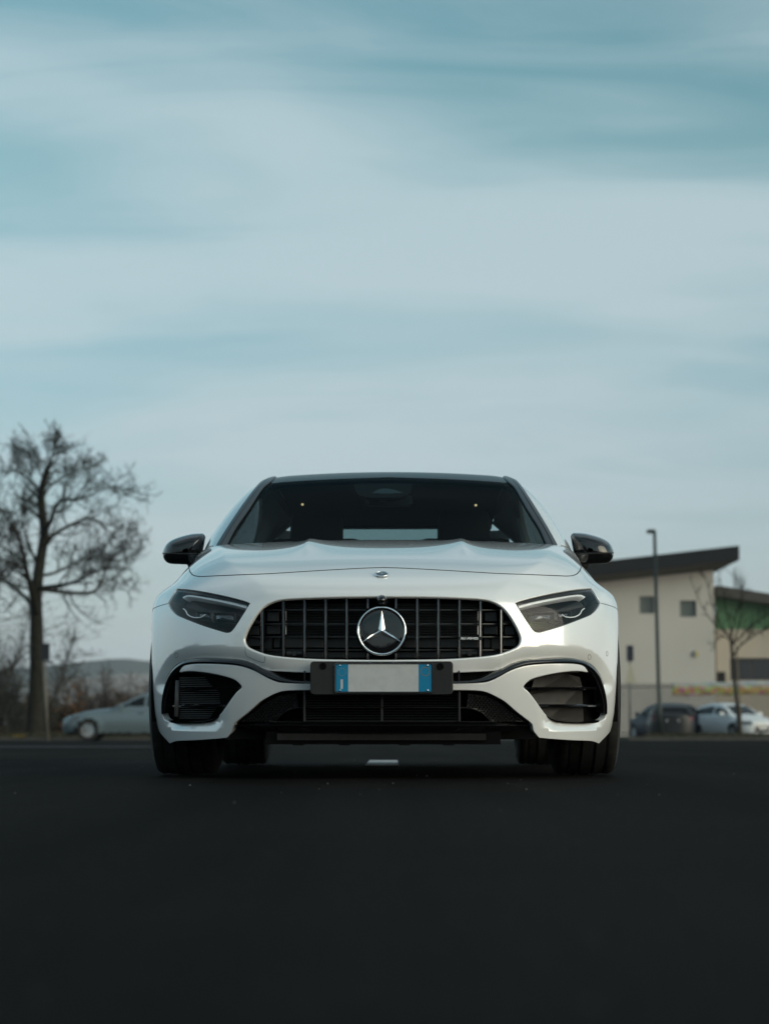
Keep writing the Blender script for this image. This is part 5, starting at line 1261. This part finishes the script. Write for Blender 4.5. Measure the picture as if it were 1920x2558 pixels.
# roof slab with fascia and overhang
oh = 1.6; rl_, rr_ = o3(BP(1290, 1430)), o3(BP(1832, 1370)); tl_, tr_ = BP(1290, 1431.5).z, BP(1832, 1370).z; ft = 0.75
P = [(rl_.x, -oh, tl_), (rr_.x, -oh, tr_), (rr_.x, dep+1, tr_), (rl_.x, dep+1, tl_)]
V = P+[(x, y, z-ft) for x, y, z in P]; MB().add(V, [(0, 1, 2, 3), (7, 6, 5, 4), (0, 4, 5, 1), (1, 5, 6, 2), (2, 6, 7, 3), (3, 7, 4, 0)]).build('roof', M_FASC, BL)
sf = [(rl_.x, -oh+.05, tl_-ft-.004), (rr_.x-.1, -oh+.05, tr_-ft-.004), (xr, 0.05, zr+.02), (xl, .05, zl+.02)]; MB().add(sf, [(0, 1, 2, 3)]).build('soffit', M_SOFF, BL)
ec_ = BP(1736, 1634); mbd = MB().lathe([(0, -.03), (.17, -.03), (.19, -.01), (.19, .03)], 28, 'Y', (0, 0, 0)).build('wall_emblem', mat('emblem_yellow', (.42, .36, .18), .6), BL, angle=.5); mbd.location = o3(ec_)+Vector((0, -.03, 0))
MB().prism([(-.17*math.cos(t), .17*math.sin(t)) for t in np.linspace(-1.3, 1.3, 14)], -.045, -.032).build('emblem_print', mat('emblem_blue', (.05, .10, .20), .6), mbd)
# lower wing with green cladding
B2D = 110.0; WG = empty('green_wing', (BP(1860, 1838, B2D).x, B2D, 0)); tag(WG, 'low wing with green cladding, sloping roof and dark glazing beside the cream hall', 'building')
w3 = lambda x, y: at(x, y, B2D)-Vector((WG.location.x, B2D, 0))
xa, xb = w3(1792, 1800).x, w3(2150, 1800).x
M_GRN = mat('green_cladding', (0.085, 0.20, 0.105), .7, noise=(.8, (0.11, 0.235, 0.125), .35, .65)); M_CRM = mat('peach_render', (0.48, 0.43, 0.36), .9, noise=(.5, (.44, .395, .335), .4, .7))
zg0, zg1 = w3(1800, 1572).z, w3(1800, 1488).z; zt = lambda x: w3(1793, 1478).z-(x-xa)*0.17
n_b = 22; bwid = (xb-xa)/n_b; bmesh_ = {}
for i in range(n_b):
    x0_, x1_ = xa+i*bwid+.008, xa+(i+1)*bwid-.008
    MB().prism([(x0_, zg0), (x1_, zg0), (x1_, zt(x1_)), (x0_, zt(x0_))], 0.0, .06).build('cladding_board', M_GRN, WG)
wl = MB(); z_a, z_b = w3(1800, 1644).z, w3(1800, 1700).z; gx0, gx1 = w3(1824, 1700).x, w3(2100, 1700).x
for (x0_, x1_, z0_, z1_, yy) in ((xa, xb, z_a, zg0, .04), (xa, gx0, 0, z_a, .04), (gx0, xb, 0, z_b, .04)): wl.box(((x0_+x1_)/2, yy+2, (z0_+z1_)/2), (x1_-x0_, 4, z1_-z0_))
wl.box(((xa+xb)/2, 4.3, zt(xa)/2-.5), (xb-xa, .2, zt(xa)-1)); wl.build('wall', M_CRM, WG)
np_ = 5; pw = (gx1-gx0)/np_; M_DGL = mat('dark_glazing', (.012, .014, .017), .08, coat=.5); M_FRM = mat('window_frame_grey', (.05, .05, .052), .5)
for i in range(np_):
    f_ = MB().box((gx0+pw*(i+.5), .32, (z_a+z_b)/2), (pw, .06, z_a-z_b)).build('window', M_FRM, WG)
    MB().box((gx0+pw*(i+.5), .28, (z_a+z_b)/2), (pw-.16, .03, z_a-z_b-.16)).build('pane', M_DGL, f_)
P = [(xa-.1, -1.3, zt(xa)+.25), (xb+.5, -1.3, zt(xb)+.25), (xb+.5, 6, zt(xb)+.25), (xa-.1, 6, zt(xa)+.25)]; V = P+[(x, y, z-.55) for x, y, z in P]
MB().add(V, [(0, 1, 2, 3), (7, 6, 5, 4), (0, 4, 5, 1), (1, 5, 6, 2), (2, 6, 7, 3), (3, 7, 4, 0)]).build('roof', mat('wing_roof_brown', (.055, .052, .048), .7), WG)
p = w3(1800.5, 1693); MB().box((p.x, -.1, p.z), (.42, .14, .62)).build('wall_box', M_FASC, WG, bevel=.02)
# fence with upright bars, banner
FD = 94.0; FN = empty('bar_fence', (at(1700, 1838, FD).x, FD, 0)); tag(FN, 'grey steel fence of thin upright bars in front of the cream hall', 'fence')
f3 = lambda x, y: at(x, y, FD)-Vector((FN.location.x, FD, 0)); fx0, fx1 = f3(1470, 1800).x, f3(1990, 1800).x; ftop = f3(1700, 1707).z
M_FEN = mat('fence_steel', (.03, .033, .036), .6); barm = MB().tube([(0, 0, 0), (0, 0, ftop)], .021, 6).build('bar', M_FEN, FN); barm.location = (fx0, 0, 0)
nb_ = int((fx1-fx0)/.098)
for i in range(1, nb_): o = bpy.data.objects.new('bar', barm.data); COL.objects.link(o); o.parent = FN; o.location = (fx0+i*.098, 0, 0)
for z in (.25, ftop-.18): MB().box(((fx0+fx1)/2, 0, z), (fx1-fx0, .04, .05)).build('rail', M_FEN, FN)
BN = MB(); n_ = 40; bx0_, bx1_ = at(1677, 1720, FD).x, at(1965, 1720, FD).x; zt_, zb_ = at(1700, 1706, FD).z, at(1700, 1739, FD).z
G_ = [[(bx0_+(bx1_-bx0_)*i/n_, FD-.06-.03*math.sin(i*.9)*math.sin(j*1.2), zt_+(zb_-zt_)*j/6-.05*math.sin(i/n_*9.4)**2+.12*(i/n_)) for i in range(n_+1)] for j in range(7)]
BN.grid(G_); m_ban, t, b = nodes_mat('banner_print'); tcn = t.nodes.new('ShaderNodeTexCoord'); sx = t.nodes.new('ShaderNodeSeparateXYZ'); k = t.links.new; k(tcn.outputs['Generated'], sx.inputs[0])
nz = t.nodes.new('ShaderNodeTexNoise'); nz.inputs['Scale'].default_value = 9; mpb = t.nodes.new('ShaderNodeMapping'); mpb.inputs['Scale'].default_value = (3.2, 1, .75); k(tcn.outputs['Generated'], mpb.inputs[0]); k(mpb.outputs[0], nz.inputs['Vector'])
ad = t.nodes.new('ShaderNodeMath'); ad.operation = 'MULTIPLY_ADD'; ad.inputs[1].default_value = .9; k(nz.outputs['Fac'], ad.inputs[0]); sc_ = t.nodes.new('ShaderNodeMath'); sc_.operation = 'MULTIPLY_ADD'; sc_.inputs[1].default_value = .75; sc_.inputs[2].default_value = -.12; k(sx.outputs[2], sc_.inputs[0]); k(sc_.outputs[0], ad.inputs[2])
rp_ = t.nodes.new('ShaderNodeValToRGB'); rp_.color_ramp.interpolation = 'EASE'; el = rp_.color_ramp.elements
el[0].position = .30; el[0].color = (.48, .48, .47, 1); el[1].position = .40; el[1].color = (.30, .08, .12, 1)
for pos, colr in ((.50, (.14, .22, .10)), (.58, (.36, .21, .06)), (.70, (.34, .24, .09)), (.80, (.42, .38, .30)), (.92, (.20, .30, .34)), (1.0, (.40, .44, .46))): e_ = el.new(min(pos, 1)); e_.color = (*colr, 1)
k(ad.outputs[0], rp_.inputs[0]); n2 = t.nodes.new('ShaderNodeTexNoise'); n2.inputs['Scale'].default_value = 5; n2.inputs['Detail'].default_value = 1; k(mpb.outputs[0], n2.inputs['Vector'])
hs_ = t.nodes.new('ShaderNodeHueSaturation'); hs_.inputs['Saturation'].default_value = 1.15; k(n2.outputs['Fac'], hs_.inputs['Hue']); k(rp_.outputs[0], hs_.inputs['Color']); k(hs_.outputs[0], b.inputs['Base Color']); b.inputs['Roughness'].default_value = .6
BNO = BN.build('banner', m_ban, smooth=True); so_ = BNO.modifiers.new('t', 'SOLIDIFY'); so_.thickness = .006; tag(BNO, 'long colourful banner tied along the bar fence', 'banner')

# young tree with stake
YD = 71.0; yt = empty('young_tree', (at(1846, 1842, YD).x, YD, .10)); tag(yt, 'young leafless tree with a pale stake in front of the white parked car', 'tree')
ybase = yt.location.copy(); Y3 = lambda x, y, d=0: at(x, y, YD+d)-ybase
by = Branches(5); T1, R1 = by.limb([Y3(1847, 1843), Y3(1842, 1780), Y3(1836, 1720), Y3(1830, 1650), Y3(1824, 1592)], .075, .055, 8); ytk = by.limbs; by.limbs = MB()
yl = [[(1824,1592,0),(1808,1578,.4),(1785,1560,.8),(1765,1535,1.0),(1745,1500,1.1),(1728,1455,1.2)], [(1824,1592,0),(1806,1570,-.5),(1790,1540,-.9),(1775,1500,-1.1),(1765,1455,-1.2),(1752,1425,-1.2)], [(1826,1600,0),(1822,1560,.2),(1812,1520,.4),(1803,1470,.5),(1792,1420,.6)],
 [(1828,1610,0),(1840,1580,-.4),(1848,1545,-.6),(1853,1500,-.8),(1850,1450,-.9)], [(1828,1612,0),(1850,1590,.6),(1876,1565,1.0),(1900,1545,1.2),(1925,1535,1.3)], [(1830,1640,0),(1850,1612,-.6),(1880,1590,-1.2),(1915,1570,-1.5),(1945,1565,-1.6)], [(1825,1595,0),(1832,1560,.9),(1842,1520,1.2),(1860,1480,1.4)], [(1826,1600,0),(1805,1590,.8),(1790,1600,1.2),(1778,1622,1.3)]]
for i, pl in enumerate(yl):
    P, Q = by.limb([Y3(*p) for p in pl], .032, .009, 5); by.sprout(P, Q, 9 if i not in (4, 5) else 22, .55, 1, .35, .0, .25)
ytk.build('trunk', mat('young_bark', (.05, .042, .034), .9), yt, smooth=True); cy_ = by.limbs.build('crown', M_TWIG, yt); tag(by.tw.build('twigs', M_TWIG, cy_), kind='stuff')
MB().tube([Y3(1853, 1843, -.1), Y3(1838, 1610, -.1)], .028, 6).build('stake', mat('stake_wood', (.16, .12, .08), .9), yt)
# fine bare poplars beyond the wing roof
for i, px in enumerate((1842, 1868, 1893, 1915)):
    r_ = Branches(60+i); pt = empty('poplar', (at(px, 1838, 150).x, 150+i*3, 0)); tag(pt, 'thin bare poplar top showing above the wing roof', 'tree', 'bare poplars behind the green wing')
    p0 = Vector((0, 0, 0)); hh = at(px, 1425+14*(i % 3), 150).z; P, Q = r_.limb([p0, Vector((.1, 0, hh*.5)), Vector((0, 0, hh))], .16, .02, 5); tr_o = r_.limbs; r_.limbs = MB(); r_.sprout(P, Q, 30, 1.6, 1, 1.6, 0, .5)
    tr_o.build('trunk', M_TWIG, pt); tag(r_.tw.build('crown', M_TWIG, pt), kind='stuff')

# loose grit on the asphalt round the car
rnd = random.Random(44); mb = MB()
for i in range(130):
    x, y = rnd.uniform(-2.6, 2.6), rnd.uniform(4.2, 14); r_ = rnd.uniform(.0015, .0045)*(1.5 if rnd.random() < .12 else 1); a = rnd.uniform(0, 6)
    P = [(x+r_*math.cos(a+t)*rnd.uniform(.7, 1.2), y+r_*math.sin(a+t)*rnd.uniform(.7, 1.2), 0) for t in (0, 1.3, 2.5, 3.8, 5)]; mb.add(P+[(x+rnd.gauss(0, r_*.2), y, r_*rnd.uniform(.7, 1.3))], [(j, (j+1) % 5, 5) for j in range(5)])
tag(mb.build('grit', mat('grit_stone', (.09, .087, .084), .9, noise=(3, (.05, .05, .05), .4, .6))), 'scattered pale grit on the dark asphalt around the white hatchback', 'grit', kind='stuff')
# ------------------------------------------------------------------ parked cars in the background
def parked_car(name, label, loc, rz, paint, L_=4.4, W2=0.88, hgt=1.45, hood=(0.72, 0.95), ws=(1.25, 2.05), tail='hatch', group=None, rimcol=M_ALU, seed=0):
    """whole car from one implicit surface; faces are dealt out to body, glass and lamps"""
    root = empty(name, loc, rz); tag(root, label, 'car', group)
    hb = cub([0, 0.25, ws[0], ws[0]+0.6, L_-0.5, L_], [hood[0]-0.06, hood[0]+0.03, hood[1], hood[1]+0.02, hood[1]+0.05, hood[1]+0.02])
    half = cub([0.1, 0.35, 0.6, 0.8, 0.95, 1.1], [W2-.05, W2-.01, W2, W2-.03, W2-.08, W2-.15])
    r0, r1 = (L_*0.55, L_*0.78) if tail == 'hatch' else (L_*0.52, L_*0.66)
    roof = cub([ws[1], r0, r1, L_-0.25], [hgt-.08, hgt, hgt-.03, hgt-.16] if tail == 'hatch' else [hgt-.07, hgt, hgt-.06, hgt-.30])
    yr = L_-0.20 if tail == 'hatch' else L_-0.62
    def Gb(P):
        x, y, z = np.abs(P[..., 0]), P[..., 1], P[..., 2]; a = half(z); t = np.maximum(0, .8-(y-.03*np.abs(z-.45)*4))/.8; tr = np.maximum(0, y-(L_-.6))/.6
        for cy in (.86, L_-.78): a = a+.02*np.exp(-((np.hypot(y-cy, z-.32)-.36)/.1)**2)
        g1 = a*(((x/a)**2.6+t**2.6+tr**2.6)**(1/2.6)-1); g2 = z-(hb(y)-.10*x*x); g3 = .17-z
        return smax(smax(g1, g2, .12), g3, .05)
    sl = (hgt-.10-hood[1])/(ws[1]-ws[0]); cs = 1/math.sqrt(1+sl*sl)
    def Gh(P):
        x, y, z = np.abs(P[..., 0]), P[..., 1], P[..., 2]; gw = ((z-hood[1])-(y-ws[0]-.15*x*x)*sl)*cs; gr = z-(roof(y)-.07*x*x)
        gs = (x-(W2-.04-.42*np.maximum(z-.9, 0)-.3*np.maximum(z-1.2, 0)))*.9; k_ = .75 if tail == 'hatch' else 1.5; gb = ((y-yr)+(z-1.0)*k_)/math.sqrt(1+k_*k_)
        return np.maximum(smax(smax(smax(gw, gr, .14), gs, .12), gb, .14), hood[1]-.12-z)
    G = lambda P: np.minimum(Gb(P), Gh(P)); C = np.array([0, L_*0.5, 0.72]); nu, nv = 132, 66
    th = np.linspace(0, 2*math.pi, nu+1)[:-1]; ph = np.linspace(-1.35, 1.5, nv); TT, PP = np.meshgrid(th, ph); D = np.stack([np.sin(TT)*np.cos(PP), -np.cos(TT)*np.cos(PP), np.sin(PP)], -1).reshape(-1, 3)
    P, ok = cast(lambda q: -np.maximum(-Gb(q), -Gh(q)), C, D, .02, 4); Nn = grad(G, P)
    house = Gh(P) <= Gb(P)+1e-6
    F = {}
    for j in range(nv-1):
        for i in range(nu):
            f = (j*nu+i, j*nu+(i+1) % nu, (j+1)*nu+(i+1) % nu, (j+1)*nu+i); c = P[list(f)].mean(0); n = Nn[list(f)].mean(0); key = 'body'
            if min(math.hypot(c[1]-cy, c[2]-.32) for cy in (.86, L_-.78)) < .35 and abs(c[0]) > W2*.6: continue
            if house[list(f)].mean() > .5:
                if abs(n[0]) > .62 and c[2] > hood[1]+.04 and c[2] < roof(c[1])-.15 and abs(c[1]-L_*.56) > .045 and c[1] > ws[0]+.25+.6*(c[2]-hood[1]): key = 'side_window' + ('R' if c[0] > 0 else 'L')
                elif n[1] < -.25 and abs(c[0]) < W2-.22-.30*(c[2]-.9) and c[2] > hood[1]+.03 and c[2] < hgt-.11: key = 'windscreen'
                elif n[1] > .4 and abs(c[0]) < W2-.24-.25*(c[2]-.9) and c[2] > 1.02 and c[2] < hgt-.15: key = 'rear_window'
            else:
                if n[1] < -.15 and .60 < c[2] < .74 and abs(c[0]) > W2*.55 and c[1] < .75: key = 'headlightR' if c[0] > 0 else 'headlightL'
                elif n[1] < -.5 and .28 < c[2] < .60 and abs(c[0]) < W2*.42: key = 'grille'
                elif n[1] > .15 and .72 < c[2] < .88 and abs(c[0]) > W2*.72 and c[1] > L_-.5: key = 'tail_lightR' if c[0] > 0 else 'tail_lightL'
                elif c[2] < .24: key = 'underside'
            F.setdefault(key, []).append(f)
    mats = {'body': paint, 'underside': M_MATB, 'grille': M_GLOSSB}
    for key, fs in F.items():
        nm = key.rstrip('RL') if key[:-1] in ('side_window', 'headlight', 'tail_light') else key
        m_ = mats.get(nm) or (PGLASS if 'wind' in nm else (M_TAIL if 'tail' in nm else M_HLAMP))
        ids = sorted({i for f in fs for i in f}); ix = {v: k for k, v in enumerate(ids)}
        mk(nm, P[ids], [tuple(ix[i] for i in f) for f in fs], m_, root, normals=Nn[ids])
    for cy in (.86, L_-.78):
        for sg in (1, -1):
            w_ = bpy.data.objects.new('wheel', BGW[0].data); COL.objects.link(w_); w_.parent = root; w_.location = (sg*(W2-.115), cy, .32); w_.rotation_euler = (0, 0, 0 if sg > 0 else math.pi)
            r_ = bpy.data.objects.new('rim', BGW[1].data); COL.objects.link(r_); r_.parent = w_
    for sg in (1, -1):
        MB().lathe([(0, -.01), (.33, -.01), (.345, .02), (.345, .2)], 24, 'X', (0, 0, 0)).build('wheel_well', M_VOID, root).location = (sg*(W2-.36), .86, .33)
        b = MB().box((sg*(W2+.10), ws[0]+.42, hood[1]+.06), (.20, .09, .14)).build('wing_mirror', paint, root, angle=1, bevel=.03)
        MB().box((sg*(W2-.005), L_*.53, .83), (.03, .16, .025)).build('door_handle', paint, root, bevel=.008)
    MB().box((0, -.004, .45), (.40, .02, .11)).build('number_plate', M_PLW, root); MB().box((0, L_+.004-.02, .74 if tail == 'hatch' else .60), (.50, .02, .11)).build('number_plate', M_PLW, root)
    cb = MB().box((0, L_*.52, .6), (W2*1.6, L_*.55, .55)).build('cabin', M_CABIN, root, bevel=.05)
    return root
PGLASS = mat('car_glass_dark', (.006, .007, .008), .15, spec=.3); M_TAIL = mat('tail_lamp_red', (.09, .006, .008), .3); M_HLAMP = mat('head_lamp_grey', (.10, .11, .12), .1, coat=.8)
bt = MB().lathe([(.205, -.09), (.23, -.098), (.29, -.10), (.315, -.085), (.32, -.05), (.32, .05), (.315, .085), (.29, .10), (.23, .098), (.205, .09)], 40, 'X').build('wheel', M_RUB, None, angle=.7)
br_ = MB().lathe([(0, .02), (.19, .015), (.20, .06), (.218, .092), (.218, -.05)], 40, 'X')
for i in range(10):
    a = 2*math.pi*i/10; br_.tube([(.055, .03*math.cos(a), .03*math.sin(a)), (.078, .20*math.cos(a+.12), .20*math.sin(a+.12))], [.020, .017], 5)
br_ = br_.build('rim', M_ALU, None, angle=.7); BGW = (bt, br_)
sil = mat('silver_paint', (.165, .21, .23), .36, metal=.45); wht = mat('white_paint_far', (.60, .62, .63), .45); blk = mat('black_paint_far', (.012, .013, .015), .40); nvy = mat('navy_paint_far', (.010, .016, .032), .40)
p = at(158, 1850, 61); parked_car('silver_coupe', 'silver coupe parked side-on in front of the brown hedge', (p.x, 61, 0), R(-90), sil, 4.62, .90, 1.44, (.73, .98), (1.42, 2.25), 'coupe')
def drive(px, D): q = at(px, 1838, D); return (q.x, D, 0)
parked_car('white_hatch', 'small white car facing the road behind the young staked tree', (at(1906, 1838, 80).x, 80, 0), R(27), wht, 4.0, .86, 1.47, (.76, .98), (1.0, 1.7), 'hatch')
q = at(1716, 1838, 79); parked_car('black_hatch', 'black hatchback seen from behind with red tail lamps and a pale plate', (q.x-.2, 79+4.1, 0), R(180-5), blk, 4.1, .88, 1.42, (.74, .97), (1.05, 1.75), 'hatch')
q = at(1575, 1838, 82); parked_car('navy_hatch', 'dark navy car parked close beside the black hatchback', (q.x+.9, 82+3.9, 0), R(180+22), nvy, 4.0, .86, 1.50, (.78, 1.0), (1.0, 1.6), 'hatch')
for o in (bt, br_): bpy.data.objects.remove(o)

# ------------------------------------------------------------------ what stands behind the camera and is mirrored in the paint and the lamps
rnd = random.Random(77); mb = MB()
def wood_h(az):
    dg = math.degrees(az); sunward = math.exp(-((dg-122)/16)**2)
    return (8.5+2.0*math.sin(az*9)+1.5*math.sin(az*23+1)+0.8*math.sin(az*61))*(1-.72*sunward)*(0.62 if dg < 165 else 0.72)
seg = [math.radians(95+190*i/240) for i in range(241)]
V = []
for a in seg:
    h_ = wood_h(a)*rnd.uniform(.62, .86)
    for dist, z in ((70, -.1), (71, h_*.6), (74, h_), (80, h_*.8), (84, -.1)): V.append((math.sin(a)*dist, math.cos(a)*dist, z))
mb.add(V, [(i*5+j, (i+1)*5+j, (i+1)*5+j+1, i*5+j+1) for i in range(240) for j in range(4)])
for i in range(16000):
    az = math.radians(rnd.uniform(95, 285)); dist = rnd.uniform(66, 82); z = wood_h(az)*rnd.random()**.6
    c = Vector((math.sin(az)*dist, math.cos(az)*dist, z)); u = Vector((rnd.gauss(0, 1), rnd.gauss(0, 1), rnd.gauss(0, 1))).normalized(); v = u.orthogonal().normalized(); s_ = rnd.uniform(.2, .6)
    mb.add([c-u*s_, c+v*s_*.5, c+u*s_, c-v*s_*.5], [(0, 1, 2, 3)])
tag(mb.build('far_wood', mat('far_wood_brown', (0.035, 0.032, 0.028), .95)), 'dark far-off wood mirrored in the paint and headlights of the white hatchback', 'wood', kind='stuff')
for i, (x, y, a, s_) in enumerate(((-19, -20, 40, .9), (-30, -12, 200, 1.0), (-10, -36, 120, 1.0))):
    c = copy_tree(tree); c.location = (x, y, 0); c.rotation_euler = (0, 0, R(a)); c.scale = (s_,)*3
    tag(c, 'leafless tree mirrored in the headlight of the white hatchback', 'tree', 'trees mirrored in the car')

# evening air: far hills fade in it
hz_m = bpy.data.materials.new('haze_air'); hz_m.use_nodes = True; t = hz_m.node_tree; t.nodes.clear(); o_ = t.nodes.new('ShaderNodeOutputMaterial'); pv = t.nodes.new('ShaderNodeVolumePrincipled')
pv.inputs['Color'].default_value = (0.86, 0.93, 1.0, 1); pv.inputs['Density'].default_value = 0.00019; pv.inputs['Anisotropy'].default_value = 0.2; t.links.new(pv.outputs[0], o_.inputs['Volume'])
HZ = MB().box((0, 1000, 42), (6200, 7200, 88)).build('haze', hz_m); tag(HZ, kind='stuff')
